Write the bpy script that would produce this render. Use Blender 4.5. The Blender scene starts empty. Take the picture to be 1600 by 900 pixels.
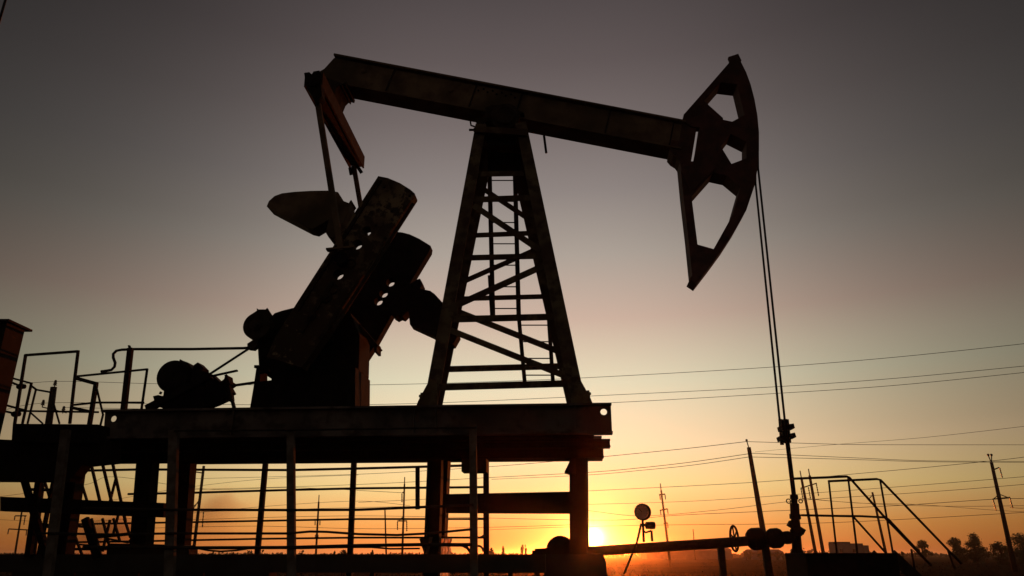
import bpy, bmesh, math, random
from mathutils import Vector, Matrix
from mathutils.geometry import tessellate_polygon
random.seed(7)
SC = bpy.context.scene
COL = SC.collection
R = math.radians

# ------------------------------------------------------------------ camera
EYE = 1.6
PITCH = R(19.8)
cd = bpy.data.cameras.new('camera'); cam = bpy.data.objects.new('camera', cd); COL.objects.link(cam)
cd.lens = 26; cd.sensor_width = 36; cd.clip_end = 20000; cd.clip_start = .05
cam.location = (0, 0, EYE); cam.rotation_euler = (R(90) + PITCH, 0, 0)
SC.camera = cam

# ------------------------------------------------------------------ sun and sky
SUN_AZ, SUN_EL = R(5.99), R(1.14)
SUN = Vector((math.sin(SUN_AZ) * math.cos(SUN_EL), math.cos(SUN_AZ) * math.cos(SUN_EL), math.sin(SUN_EL)))
sl = bpy.data.lights.new('sun', 'SUN'); sl.energy = 2.6; sl.angle = R(.5); sl.color = (.85, .13, .015)
so = bpy.data.objects.new('sun', sl); COL.objects.link(so)
so.rotation_euler = (-SUN).to_track_quat('-Z', 'Y').to_euler(); so.location = (60, 500, 40)
SC.view_settings.view_transform = 'Standard'; SC.view_settings.look = 'None'
SC.view_settings.exposure = 0; SC.view_settings.gamma = 1
SC.view_settings.use_curve_mapping = False
SC.cycles.max_bounces = 6; SC.cycles.volume_bounces = 0

W = bpy.data.worlds.new('World'); SC.world = W; W.use_nodes = True
nt = W.node_tree; nt.nodes.clear()
def N(t, **k):
    n = nt.nodes.new(t)
    for a, b in k.items(): setattr(n, a, b)
    return n
def L(a, b): nt.links.new(a, b)
def mth(op, a, b=None, c=None, clamp=False):
    n = N('ShaderNodeMath', operation=op, use_clamp=clamp)
    for i, v in enumerate((a, b, c)):
        if v is None: continue
        if isinstance(v, (int, float)): n.inputs[i].default_value = v
        else: L(v, n.inputs[i])
    return n.outputs[0]
def s2l(c): return tuple(((v / 255 + .055) / 1.055) ** 2.4 if v > 10 else v / 255 / 12.92 for v in c) + (1,)
def ramp(fac, stops, interp='LINEAR'):
    r = N('ShaderNodeValToRGB'); r.color_ramp.interpolation = interp
    els = r.color_ramp.elements
    while len(els) < len(stops): els.new(.5)
    for e, (p, c) in zip(els, stops): e.position = p; e.color = c
    L(fac, r.inputs[0]); return r.outputs[0]
out = N('ShaderNodeOutputWorld'); tc = N('ShaderNodeTexCoord')
nrm = N('ShaderNodeVectorMath', operation='NORMALIZE'); L(tc.outputs['Generated'], nrm.inputs[0])
sep = N('ShaderNodeSeparateXYZ'); L(nrm.outputs[0], sep.inputs[0])
z = mth('MAXIMUM', sep.outputs['Z'], 0)
# dusty evening air: colour by height above the horizon
base = ramp(z, [(0.000, (1.0455, 0.2633, 0.0421, 1)), (0.035, (1.08, 0.455, 0.108, 1)), (0.080, (0.99, 0.715, 0.295, 1)), (0.135, (1.0400, 0.7800, 0.4750, 1)), (0.215, (0.7694, 0.7221, 0.5167, 1)), (0.297, (0.6075, 0.4513, 0.3650, 1)), (0.379, (0.4189, 0.3645, 0.3177, 1)), (0.457, (0.2710, 0.2330, 0.2200, 1)), (0.530, (0.1790, 0.1450, 0.1400, 1)), (0.597, (0.1150, 0.0890, 0.0880, 1)), (0.657, (0.0784, 0.0606, 0.0610, 1)), (1.000, (0.0206, 0.0219, 0.0238, 1))])
# falls off with bearing away from the brightest part of the sky
AZ0 = 0.01015
AZP = 3.0697
hx = N('ShaderNodeCombineXYZ'); L(sep.outputs['X'], hx.inputs[0]); L(sep.outputs['Y'], hx.inputs[1])
hn = N('ShaderNodeVectorMath', operation='NORMALIZE'); L(hx.outputs[0], hn.inputs[0])
hd = N('ShaderNodeVectorMath', operation='DOT_PRODUCT'); L(hn.outputs[0], hd.inputs[0]); hd.inputs[1].default_value = (math.sin(AZ0), math.cos(AZ0), 0)
az = mth('ARCCOSINE', mth('MINIMUM', hd.outputs['Value'], .99999))
def g(v): return (v, v, v, 1)
kk = ramp(z, [(0.000, g(0.440)), (0.080, g(0.507)), (0.150, g(0.448)), (0.250, g(0.446)), (0.400, g(0.393)), (0.660, g(0.446)), (1.000, g(0.456))])
q = mth('DIVIDE', az, kk)
fall = mth('DIVIDE', 1.0, mth('ADD', 1.0, mth('POWER', q, AZP)))
# aureole round the sun, then the disc
dt = N('ShaderNodeVectorMath', operation='DOT_PRODUCT'); L(nrm.outputs[0], dt.inputs[0]); dt.inputs[1].default_value = SUN
ang = mth('ARCCOSINE', mth('MINIMUM', dt.outputs['Value'], .9999999))
def expo(a, k, amp): return mth('MULTIPLY', mth('POWER', math.e, mth('MULTIPLY', a, -1.0 / k)), amp)
def colmul(col, val):
    m = N('ShaderNodeVectorMath', operation='SCALE'); L(val, m.inputs['Scale'])
    if isinstance(col, tuple): m.inputs[0].default_value = col
    else: L(col, m.inputs[0])
    return m.outputs[0]
def vadd(a, b):
    m = N('ShaderNodeVectorMath', operation='ADD'); L(a, m.inputs[0]); L(b, m.inputs[1]); return m.outputs[0]
sky = colmul(base, fall)
# fill glow added to the unseen sky opposite the sun, lights camera-facing sides
back = N('ShaderNodeMapRange', interpolation_type='SMOOTHSTEP'); L(az, back.inputs[0]); back.inputs[1].default_value = R(50); back.inputs[2].default_value = R(120)
sky = vadd(sky, colmul((.055, .043, .036), back.outputs[0]))
sky = vadd(sky, colmul((1.0, .80, .44), expo(ang, R(4.2), .22)))
sky = vadd(sky, colmul((1.0, .50, .13), expo(ang, R(.8), 5.0)))
sky = vadd(sky, colmul((1.0, .60, .25), expo(ang, R(.24), 36.0)))
bg = N('ShaderNodeBackground'); L(sky, bg.inputs[0]); bg.inputs[1].default_value = .93
st = N('ShaderNodeTexSky', sky_type='NISHITA'); st.sun_disc = False
st.sun_elevation = SUN_EL; st.sun_rotation = SUN_AZ; st.dust_density = 4; st.air_density = 1.5; st.altitude = 50
bg2 = N('ShaderNodeBackground'); L(st.outputs[0], bg2.inputs[0]); bg2.inputs[1].default_value = .02
ad = N('ShaderNodeAddShader'); L(bg.outputs[0], ad.inputs[0]); L(bg2.outputs[0], ad.inputs[1]); L(ad.outputs[0], out.inputs[0])

# ------------------------------------------------------------------ materials
def mat(name, c1, c2=None, rough=.7, metal=0.0, scale=6.0, thr=(.45, .6), bump=.0, detail=6, coord='Object', tint=None):
    m = bpy.data.materials.new(name); m.use_nodes = True
    t = m.node_tree; b = t.nodes['Principled BSDF']
    b.inputs['Roughness'].default_value = rough; b.inputs['Metallic'].default_value = metal
    b.inputs['Specular IOR Level'].default_value = .12
    b.inputs['Base Color'].default_value = (*c1, 1)
    if c2:
        tx = t.nodes.new('ShaderNodeTexCoord'); n = t.nodes.new('ShaderNodeTexNoise'); n.inputs['Scale'].default_value = scale
        n.inputs['Detail'].default_value = detail; n.inputs['Roughness'].default_value = .62
        mp = t.nodes.new('ShaderNodeMapping'); t.links.new(tx.outputs[coord], mp.inputs[0]); t.links.new(mp.outputs[0], n.inputs['Vector'])
        r = t.nodes.new('ShaderNodeValToRGB'); r.color_ramp.elements[0].position = thr[0]; r.color_ramp.elements[1].position = thr[1]
        r.color_ramp.elements[0].color = (*c1, 1); r.color_ramp.elements[1].color = (*c2, 1)
        t.links.new(n.outputs['Fac'], r.inputs[0]); src = r.outputs[0]
        if tint:
            n2 = t.nodes.new('ShaderNodeTexNoise'); n2.inputs['Scale'].default_value = scale * .23; n2.inputs['Detail'].default_value = 3
            t.links.new(tx.outputs[coord], n2.inputs['Vector'])
            mx = t.nodes.new('ShaderNodeMix'); mx.data_type = 'RGBA'
            r2 = t.nodes.new('ShaderNodeValToRGB'); r2.color_ramp.elements[0].position = .42; r2.color_ramp.elements[1].position = .62
            t.links.new(n2.outputs['Fac'], r2.inputs[0]); t.links.new(r2.outputs[0], mx.inputs[0])
            t.links.new(src, mx.inputs[6]); mx.inputs[7].default_value = (*tint, 1); src = mx.outputs[2]
        t.links.new(src, b.inputs['Base Color'])
        if bump:
            bp = t.nodes.new('ShaderNodeBump'); bp.inputs['Strength'].default_value = bump; bp.inputs['Distance'].default_value = .02
            t.links.new(n.outputs['Fac'], bp.inputs['Height']); t.links.new(bp.outputs[0], b.inputs['Normal'])
    return m
M = dict(
    steel=mat('worn_painted_steel', (.15, .11, .06), (.06, .036, .022), .8, .0, 5, (.42, .58), .3, tint=(.07, .035, .022)),
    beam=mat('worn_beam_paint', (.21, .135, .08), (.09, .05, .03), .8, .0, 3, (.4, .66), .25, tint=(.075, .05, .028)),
    head=mat('dark_red_paint', (.11, .045, .036), (.06, .03, .024), .8, .0, 3, (.4, .6), .2),
    crank=mat('peeling_crank_paint', (.05, .03, .02), (.26, .18, .105), .85, .0, 7, (.50, .565), .4, 12, tint=(.06, .034, .022)),
    frame=mat('frame_paint', (.15, .12, .10), (.05, .035, .028), .8, .0, 3.2, (.45, .6), .3, tint=(.05, .04, .035)),
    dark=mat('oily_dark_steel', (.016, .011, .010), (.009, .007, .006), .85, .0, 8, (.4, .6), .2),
    rust=mat('rusty_steel', (.05, .03, .02), (.028, .018, .013), .85, .0, 7, (.4, .6), .4),
    rail=mat('railing_steel', (.045, .033, .026), (.022, .016, .013), .8, .0, 9, (.4, .6), .1),
    post=mat('grey_fence_post', (.17, .14, .115), (.09, .07, .05), .85, .0, 5, (.4, .62), .2),
    conc=mat('weathered_concrete', (.06, .05, .042), (.04, .032, .026), .9, .0, 2, (.4, .65), .4),
    wood=mat('weathered_pole', (.03, .022, .018), (.018, .013, .011), .9, .0, 6, (.4, .6), .3),
    cab=mat('old_cabinet_paint', (.02, .015, .011), (.012, .009, .008), .85, .0, 4, (.4, .6), .2),
    cable=mat('cable', (.03, .026, .024), None, .6),
    leaf=mat('leaf', (.05, .06, .022), (.028, .036, .014), .8, .0, .8, (.4, .6)),
    bark=mat('bark', (.06, .045, .03), (.035, .026, .02), .9, .0, 4, (.4, .6)),
    wall=mat('plaster_wall', (.22, .19, .16), (.17, .15, .13), .9, .0, .4, (.4, .6)),
    roofm=mat('roof_sheet', (.12, .1, .09), (.08, .07, .06), .8, .0, .5, (.4, .6)),
    glass=mat('window_glass', (.02, .02, .025), None, .2),
    dial=mat('gauge_dial', (.55, .52, .45), (.42, .4, .34), .5, .0, 20, (.4, .6)),
    porcelain=mat('porcelain', (.16, .12, .09), None, .3),
    ground=mat('dry_field', (.045, .026, .014), (.022, .013, .008), .95, .0, .12, (.38, .64), .0, 8, tint=(.03, .02, .012)),
    grass=mat('dry_grass', (.025, .017, .008), (.014, .010, .005), .9, .0, 1.2, (.4, .6)),
)

# ------------------------------------------------------------------ picture measurements -> places
F = 1600 * 26 / 36
YAW = R(4)
UX = Vector((math.cos(YAW), -math.sin(YAW), 0)); WX = Vector((math.sin(YAW), math.cos(YAW), 0)); O = Vector((0, 10, 0))
CAMP = Vector((0, 0, EYE))
def ray(x, y):
    cx = (x - 800) / F; cy = (450 - y) / F
    return Vector((cx, math.cos(PITCH) - cy * math.sin(PITCH), math.sin(PITCH) + cy * math.cos(PITCH)))
def P(x, y, w):                      # point on the upright plane w metres behind the pump's near face
    d = ray(x, y); t = (w + (O - CAMP).dot(WX)) / d.dot(WX)
    return CAMP + d * t
def Q(x, y, D):                      # point D metres ahead
    d = ray(x, y); return CAMP + d * (D / d.y)
def UZ(p): return ((p - O).dot(UX), p.z)
def XYZ(u, z_, w): return O + UX * u + WX * w + Vector((0, 0, z_))

class MB:
    def __init__(s): s.v = []; s.f = []; s.sm = []; s.c = []
    def cut(s): s.c.append((len(s.v), len(s.f))); return s
    def add(s, vs, fs, smooth=False):
        n = len(s.v); s.v += [Vector(v) for v in vs]; s.f += [[i + n for i in f] for f in fs]; s.sm += [smooth] * len(fs); return s
    def bar(s, a, b, wa, wb, ref=None):          # wb thick along ref, wa across
        a = Vector(a); b = Vector(b); d = (b - a).normalized(); ref = Vector(ref) if ref else WX
        n = d.cross(ref)
        if n.length < 1e-4: ref = Vector((1, 0, 0)); n = d.cross(ref)
        n.normalize(); r = n.cross(d).normalized()
        vs = []
        for p in (a, b):
            for i, j in ((-1, -1), (1, -1), (1, 1), (-1, 1)): vs.append(p + n * wa / 2 * i + r * wb / 2 * j)
        return s.add(vs, [[0, 1, 2, 3], [7, 6, 5, 4], [0, 4, 5, 1], [1, 5, 6, 2], [2, 6, 7, 3], [3, 7, 4, 0]])
    def ibar(s, a, b, h, fw, tw=.02, tf=.03, ref=None):    # I or channel section
        a = Vector(a); b = Vector(b); d = (b - a).normalized(); ref = Vector(ref) if ref else WX
        n = d.cross(ref).normalized()
        s.bar(a, b, h - 2 * tf, tw, ref)
        for k in (-1, 1): s.bar(a + n * k * (h - tf) / 2, b + n * k * (h - tf) / 2, tf, fw, ref)
        return s
    def tube(s, pts, r, seg=8, cap=True):
        pts = [Vector(p) for p in pts]; vs = []; n = len(pts); up = None
        for i, p in enumerate(pts):
            d = (pts[min(i + 1, n - 1)] - pts[max(i - 1, 0)]).normalized()
            if up is None: up = d.orthogonal().normalized()
            up = (up - d * up.dot(d)).normalized(); sd = d.cross(up)
            rr = r[i] if isinstance(r, (list, tuple)) else r
            for k in range(seg):
                t = 2 * math.pi * k / seg; vs.append(p + (up * math.cos(t) + sd * math.sin(t)) * rr)
        fs = [[i * seg + k, i * seg + (k + 1) % seg, (i + 1) * seg + (k + 1) % seg, (i + 1) * seg + k] for i in range(n - 1) for k in range(seg)]
        if cap: fs += [list(range(seg))[::-1], [(n - 1) * seg + k for k in range(seg)]]
        return s.add(vs, fs, True)
    def lathe(s, c, axis, prof, seg=24):         # prof: (distance along axis, radius)
        c = Vector(c); ax = Vector(axis).normalized(); a = ax.orthogonal().normalized(); b = ax.cross(a); vs = []
        for t, r in prof:
            for k in range(seg):
                q_ = 2 * math.pi * k / seg; vs.append(c + ax * t + (a * math.cos(q_) + b * math.sin(q_)) * r)
        n = len(prof)
        fs = [[i * seg + k, i * seg + (k + 1) % seg, (i + 1) * seg + (k + 1) % seg, (i + 1) * seg + k] for i in range(n - 1) for k in range(seg)]
        fs += [list(range(seg))[::-1], [(n - 1) * seg + k for k in range(seg)]]
        return s.add(vs, fs, False)
    def slab(s, loops, w0, w1):                  # loops of (u,z): outline then holes, thickness w0..w1
        pl = [[Vector((u, zz, 0)) for u, zz in lp] for lp in loops]
        tri = tessellate_polygon(pl); flat = [p for lp in loops for p in lp]; n = len(flat)
        vs = [XYZ(u, zz, w0) for u, zz in flat] + [XYZ(u, zz, w1) for u, zz in flat]
        fs = [list(t) for t in tri] + [[i + n for i in t][::-1] for t in tri]
        k = 0
        for lp in loops:
            m = len(lp)
            for i in range(m): a = k + i; b = k + (i + 1) % m; fs.append([a, b, b + n, a + n])
            k += m
        return s.add(vs, fs)
    def torus(s, c, axis, R_, r, seg=28, sg=6):
        c = Vector(c); ax = Vector(axis).normalized(); a = ax.orthogonal().normalized(); b = ax.cross(a)
        vs = []
        for i in range(seg):
            t = 2 * math.pi * i / seg; rd = a * math.cos(t) + b * math.sin(t)
            for j in range(sg):
                p = 2 * math.pi * j / sg; vs.append(c + rd * (R_ + r * math.cos(p)) + ax * r * math.sin(p))
        fs = [[i * sg + j, ((i + 1) % seg) * sg + j, ((i + 1) % seg) * sg + (j + 1) % sg, i * sg + (j + 1) % sg] for i in range(seg) for j in range(sg)]
        return s.add(vs, fs, True)
    def box(s, lo, hi):
        (x0, y0, z0), (x1, y1, z1) = lo, hi
        return s.add([(x0, y0, z0), (x1, y0, z0), (x1, y1, z0), (x0, y1, z0), (x0, y0, z1), (x1, y0, z1), (x1, y1, z1), (x0, y1, z1)],
                     [[3, 2, 1, 0], [4, 5, 6, 7], [0, 1, 5, 4], [1, 2, 6, 5], [2, 3, 7, 6], [3, 0, 4, 7]])
    def build(s, name, m, parent=None, bevel=0):
        if s.c:
            o = None; ends = s.c + [(len(s.v), len(s.f))]; v0 = f0 = 0
            for v1, f1 in ends:
                if v1 > v0:
                    k = MB(); k.v = s.v[v0:v1]; k.f = [[i - v0 for i in f] for f in s.f[f0:f1]]; k.sm = s.sm[f0:f1]; o = k.build(name, m, parent, bevel)
                v0, f0 = v1, f1
            return o
        lo = Vector([min(v[i] for v in s.v) for i in range(3)]); hi = Vector([max(v[i] for v in s.v) for i in range(3)])
        c = (lo + hi) / 2
        if parent is None: c.z = lo.z
        me = bpy.data.meshes.new(name); me.from_pydata([v - c for v in s.v], [], s.f); me.update()
        me.materials.append(M[m] if isinstance(m, str) else m)
        bm = bmesh.new(); bm.from_mesh(me); bmesh.ops.recalc_face_normals(bm, faces=bm.faces); bm.to_mesh(me); bm.free()
        for p, sm in zip(me.polygons, s.sm): p.use_smooth = sm
        o = bpy.data.objects.new(name, me); COL.objects.link(o)
        WL[o] = c.copy()
        if parent is not None: o.parent = parent; o.location = c - WL[parent]
        else: o.location = c
        if bevel:
            bv = o.modifiers.new('bevel', 'BEVEL'); bv.width = bevel; bv.segments = 2; bv.limit_method = 'ANGLE'; bv.angle_limit = R(40)
        return o
WL = {}
def empty(name, loc, label, cat, group=None):
    o = bpy.data.objects.new(name, None); COL.objects.link(o); o.location = loc; o.empty_display_size = .3; WL[o] = Vector(loc)
    return tag(o, label, cat, group)
def tag(o, label, cat, group=None, kind=None):
    o['label'] = label; o['category'] = cat
    if group: o['group'] = group
    if kind: o['kind'] = kind
    return o

VP = (880, 867)
def outline(pts, w0, w1, hole=False):
    """seen outline (pixels) of a slab between w0 and w1 -> its real outline in the slab's own plane"""
    n = len(pts); A = sum(pts[i][0] * pts[(i + 1) % n][1] - pts[(i + 1) % n][0] * pts[i][1] for i in range(n))
    sg = (1 if A > 0 else -1) * (-1 if hole else 1); E_ = []
    for i in range(n):
        p, q_ = pts[i], pts[(i + 1) % n]; dx, dy = q_[0] - p[0], q_[1] - p[1]; l = math.hypot(dx, dy) or 1
        mx, my = VP[0] - (p[0] + q_[0]) / 2, VP[1] - (p[1] + q_[1]) / 2; ml = math.hypot(mx, my) or 1
        E_.append([p, q_, (dy / l * sg * mx - dx / l * sg * my) / ml, l])
    E2 = []
    for i, e in enumerate(E_):
        if abs(e[2]) < .3 and e[3] < 30 and (E_[i - 1][2] > 0) != (E_[(i + 1) % n][2] > 0): continue
        w = w1 if e[2] > 0 else w0
        E2.append((Vector(UZ(P(*e[0], w))), Vector(UZ(P(*e[1], w))), w, e[0], e[1]))
    res = []
    for i in range(len(E2)):
        a, b = E2[i - 1], E2[i]
        if a[2] == b[2] and a[4] == b[3]: res.append(tuple(b[0])); continue
        d1 = a[1] - a[0]; d2 = b[1] - b[0]; den = d1.x * d2.y - d1.y * d2.x
        mid = (a[1] + b[0]) / 2; pt = mid
        if abs(den) > .12 * d1.length * d2.length:
            t = ((b[0].x - a[0].x) * d2.y - (b[0].y - a[0].y) * d2.x) / den; x_ = a[0] + d1 * t
            if (x_ - mid).length < .3: pt = x_
        if pt is mid and a[2] == b[2]: res += [tuple(a[1]), tuple(b[0])]
        else: res.append(tuple(pt))
    return res

def at3(pts): return [UZ(P(*p)) for p in pts]

# ================================================================== GROUND
def disc_ground():
    mb = MB(); rs = [0.0, 30, 80, 160, 300, 600, 1200, 2400, 3600]; seg = 96
    vs = [(0, 0, 0)]
    for r in rs[1:]:
        for k in range(seg):
            t = 2 * math.pi * k / seg
            vs.append((r * math.cos(t), r * math.sin(t), random.uniform(-.05, .05) if r < 200 else 0))
    fs = [[0, 1 + k, 1 + (k + 1) % seg] for k in range(seg)]
    for i in range(len(rs) - 2):
        for k in range(seg):
            a = 1 + i * seg; b = a + seg
            fs.append([a + k, b + k, b + (k + 1) % seg, a + (k + 1) % seg])
    return mb.add(vs, fs, True)
M['ground'].node_tree.nodes['Principled BSDF'].inputs['Specular IOR Level'].default_value = 0
g_ = disc_ground().build('ground', 'ground'); g_['kind'] = 'structure'

# ================================================================== PUMP JACK
PZ = 3.525                                      # top of the base frame
pj = empty('pump_jack', XYZ(-2.2, PZ - .41, 1.6), 'large rusty beam pump with raised horsehead, standing on the steel support frame', 'pump jack')
WFAR = 3.15
# base frame: two long I-beams, end plates, cross members
def uz_i(mb, u0, u1, w, zt, h, fw):
    return mb.ibar(XYZ(u0, zt - h / 2, w), XYZ(u1, zt - h / 2, w), h, fw, .02, .03)
mb = MB()
for w in (.09, WFAR - .09):
    zt, zb = PZ - .03, PZ - .38
    lp = [(-5.76, zb), (1.34, zb), (1.34, zt), (-5.80, zt)]
    hs = []
    for hu, hz in ((-5.66, PZ - .12), (1.24, PZ - .11)):
        hs.append([(hu + .045 * math.cos(t), hz + .045 * math.sin(t)) for t in [2 * math.pi * k / 14 for k in range(14)]])
    mb.slab([lp] + hs, w - .011, w + .011)
    for zz in (PZ - .015, PZ - .395): mb.bar(XYZ(-5.82, zz, w), XYZ(1.345, zz, w), .03, .18)
    for u in (-3.9, -1.35, -1.05, .85, 1.05):
        mb.bar(XYZ(u, PZ - .031, w), XYZ(u, PZ - .379, w), .02, .15)
for u in (-5.45, -4.3, -3.0, -1.6, -1.1, -.1, .9):
    mb.bar(XYZ(u, PZ - .2, .11), XYZ(u, PZ - .2, WFAR - .11), .32, .12, (0, 0, 1))
mb.build('base_frame', 'frame', pj)
mb = MB(); mb.bar(XYZ(-6.2, PZ - .418, 1.57), XYZ(1.1, PZ - .418, 1.57), .012, 2.9); mb.build('floor_plate', 'dark', pj)

# --- tower
def face_w(zz, far): k = (zz - PZ) * .2277 ; return (WFAR - .05 - k) if far else (.05 + k)
def TF(x, y, far):
    w = 3 if far else .3
    for _ in range(12): w = face_w(P(x, y, w).z, far)
    return P(x, y, w)
def ext_down(a, b, zt):                         # extend the line a->b down to height zt
    t = (a.z - zt) / (a.z - b.z); return a + (b - a) * t
sp_ = MB()
topc = P(784, 203, 1.6)
sp_.slab([[UZ(P(742, 199, 1.15)), UZ(P(823, 204, 1.15)), UZ(P(824, 214, 1.15)), UZ(P(742, 208, 1.15))]], 1.1, 2.1)
tower = sp_.build('samson_post', 'steel', pj)
FN = (WX - Vector((0, 0, .22))).normalized()
LEGS = {}
for nm_, a, b, far, t0 in (('l', (750, 205), (674, 628), 0, 19), ('r', (816, 206), (903, 628), 0, 19),
                           ('fl', (762, 232), (682, 628), 1, 16), ('fr', (803, 232), (895.5, 628), 1, 16)):
    A_ = TF(*a, far); B_ = TF(*b, far)
    A2 = ext_down(A_, B_, topc.z - .1); B2 = ext_down(A_, B_, PZ)
    LEGS[nm_] = (A2, B2)
    m_ = MB(); wd = .185 if not far else .235
    m_.bar(A2, B2, wd, .02, WX if not far else -WX)
    # the leg is an angle section: second flange turned inward
    sgn = 1 if nm_ in ('l', 'fl') else -1
    off = (B2 - A2).normalized().cross(WX).normalized()
    if off.x * sgn > 0: off = -off
    m_.bar(A2 + off * (wd / 2) + WX * (.08 if not far else -.08), B2 + off * (wd / 2) + WX * (.08 if not far else -.08), .02, .15)
    # foot gusset
    f0 = B2
    u0, z0 = UZ(f0); w0 = (f0 - O).dot(WX)
    s_ = -1 if nm_ in ('l', 'fl') else 1
    m_.slab([[(u0 - .1 * s_, PZ + .002), (u0 + .19 * s_, PZ + .002), (u0 + .17 * s_, PZ + .06), (u0 + .02 * s_, PZ + .36), (u0 - .08 * s_, PZ + .36)]], w0 - .04, w0 - .015)
    m_.bar(XYZ(u0 + .14 * s_, PZ + .001, w0 + .05), XYZ(u0 + .14 * s_, PZ + .13, w0 + .05), .05, .05)
    m_.lathe(XYZ(u0 + .14 * s_, PZ + .13, w0 + .05), (0, 0, 1), [(0, .04), (.03, .04), (.031, .02), (.06, .02)], 8)
    m_.build('leg', 'steel', tower)
cm = M['crank'].node_tree; cn = [n for n in cm.nodes if n.type == 'TEX_NOISE' and n.inputs['Scale'].default_value == 7][0]
cl = [l for l in cm.links if l.from_node == cn and l.to_node.type == 'VALTORGB'][0]; cr_in = cl.to_socket; cm.links.remove(cl)
cs = cm.nodes.new('ShaderNodeSeparateXYZ'); cx_ = cm.nodes.new('ShaderNodeTexCoord'); cm.links.new(cx_.outputs['Object'], cs.inputs[0])
ca_ = cm.nodes.new('ShaderNodeMath'); ca_.operation = 'MULTIPLY_ADD'; ca_.inputs[1].default_value = .05; cm.links.new(cs.outputs['Z'], ca_.inputs[0]); cm.links.new(cn.outputs['Fac'], ca_.inputs[2]); cm.links.new(ca_.outputs[0], cr_in)
PX = lambda t, D=10.6: t * D / F * 1.02
def brace(a, b, far, t, nm2='cross_brace'):
    A_ = TF(*a, far); B_ = TF(*b, far)
    D = (A_.y + B_.y) / 2; m_ = MB()
    m_.bar(A_, B_, PX(t, D) * 1.08, .012); m_.bar(A_ + WX * .04, B_ + WX * .04, .012, .07)
    m_.build(nm2, 'steel', tower)
for a, b, far, t in [((752, 272), (818, 271), 0, 9), ((742, 312), (828, 309), 0, 10), ((735, 368), (838, 364), 1, 8), ((726, 403), (846, 400), 0, 9),
                     ((714, 467), (860, 463), 1, 7.5), ((705, 499), (866, 495), 0, 10), ((694, 577), (882, 572), 1, 9), ((686, 605), (892, 599), 0, 10)]:
    brace(a, b, far, t, 'cross_bar')
for a, b, far, t in [((740, 285), (836, 349), 1, 8), ((740, 321), (844, 391), 0, 9.5), ((846, 386), (722, 441), 1, 8),
                     ((850, 415), (698, 484), 0, 10), ((708, 484), (880, 552), 1, 9), ((704, 516), (892, 591), 0, 9)]:
    brace(a, b, far, t)
# gusset plates where the diagonals land
m_ = MB()
for x, y, far in ((842, 388, 1), (708, 488, 0), (750, 288, 1), (886, 586, 0)):
    p_ = TF(x, y, far); m_.bar(p_ - UX * .07, p_ + UX * .07, .2, .016).cut()
m_.build('gusset_plate', 'steel', tower)
# panel under the tower head
m_ = MB(); m_.slab([[UZ(P(762, 230, 1.75)), UZ(P(813, 229, 1.75)), UZ(P(814, 268, 1.75)), UZ(P(762, 269, 1.75))]], 1.74, 1.76).cut()
m_.slab([[UZ(P(756, 206, 1.28)), UZ(P(812, 206, 1.28)), UZ(P(805, 227, 1.28)), UZ(P(762, 227, 1.28))]], 1.27, 1.29)
m_.build('head_panel', 'dark', tower)
# ladders on the far face
def ladder(l0, l1, r0, r1, n, t, wadd=.12):
    m_ = MB()
    A0, A1, B0, B1 = [TF(*q_, 1) + WX * wadd for q_ in (l0, l1, r0, r1)]
    m_.bar(A0, A1, .055 * t, .03); m_.bar(B0, B1, .055 * t, .03)
    for i in range(n):
        k = (i + .5) / n; m_.tube([A0.lerp(A1, k), B0.lerp(B1, k)], .011, 6)
    m_.build('ladder', 'rail', tower)
ladder((763, 228), (769.5, 496), (803, 228), (810, 496), 8, 1.5)
ladder((810, 492), (819.5, 597), (857, 492), (864, 597), 4, 1.3)
m_ = MB(); m_.bar(TF(766, 430, 1) , TF(770, 498, 1), .09, .03).cut(); m_.bar(TF(803, 262, 1) + WX * .03, TF(809, 400, 1) + WX * .03, .05, .03); m_.build('ladder_rail', 'rail', tower)

# --- walking beam (I-section, seen from below)
Bu = lambda x, y, w: UZ(P(x, y, w))
wb0, wb1, wbc = 1.38, 1.82, 1.6
tl, tr = Vector(Bu(522, 83, wb0)), Vector(Bu(1072, 187.5, wb0))
bl, br = Vector(Bu(502, 126, wb0)), Vector(Bu(1064, 232.5, wb0))
m_ = MB()
m_.slab([[tuple(tl + Vector((0, -.03))), tuple(tr + Vector((.0, -.03))), tuple(br + Vector((.0, .02))), tuple(bl + Vector((0, .02))), Bu(500, 112, wbc)]], wbc - .012, wbc + .012)
m_.slab([[tuple(tl), tuple(tr), tuple(tr + Vector((-.01, -.035))), tuple(tl + Vector((-.01, -.035)))]], wb0, wb1)
m_.slab([[tuple(bl + Vector((.05, .03))), tuple(br + Vector((0, .03))), tuple(br), tuple(bl + Vector((.05, 0)))]], wb0, wb1)
# boxed side plates with weld seams
DIRB = (tr - tl).normalized()
def bp(t, v):                                   # t along 0..1, v down 0..1
    return (tl.lerp(tr, t)).lerp(bl.lerp(br, t), v)
pl = [(-.0, .028), (.185, .028), (.425, .028), (.555, .028), (.72, .028), (1.0, .028)]
ts = [0.0, .185, .425, .555, .80, 1.0]
for i in range(len(ts) - 1):
    a0, a1 = ts[i] + .0035, ts[i + 1] - .0035
    if i == 0: q4 = [bp(0.001, .10), bp(a1, .10), bp(a1, .955), bp(.012, .955), tuple(Bu(501, 113, wb0 + .05))]
    else: q4 = [bp(a0, .10), bp(a1, .10), bp(a1, .955), bp(a0, .955)]
    m_.slab([[tuple(c) for c in q4]], wb0 + .06 + .004 * (i % 2), wb0 + .07 + .004 * (i % 2))
for t in ts[1:-1]: m_.bar(XYZ(*bp(t, .1), wb0 + .06), XYZ(*bp(t, .95), wb0 + .06), .035, .02)
for t, v in ((.10, .35), (.36, .42)): m_.lathe(XYZ(*bp(t, v), wb0 + .06), -WX, [(0, .06), (.012, .055), (.02, .03)], 12)
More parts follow.
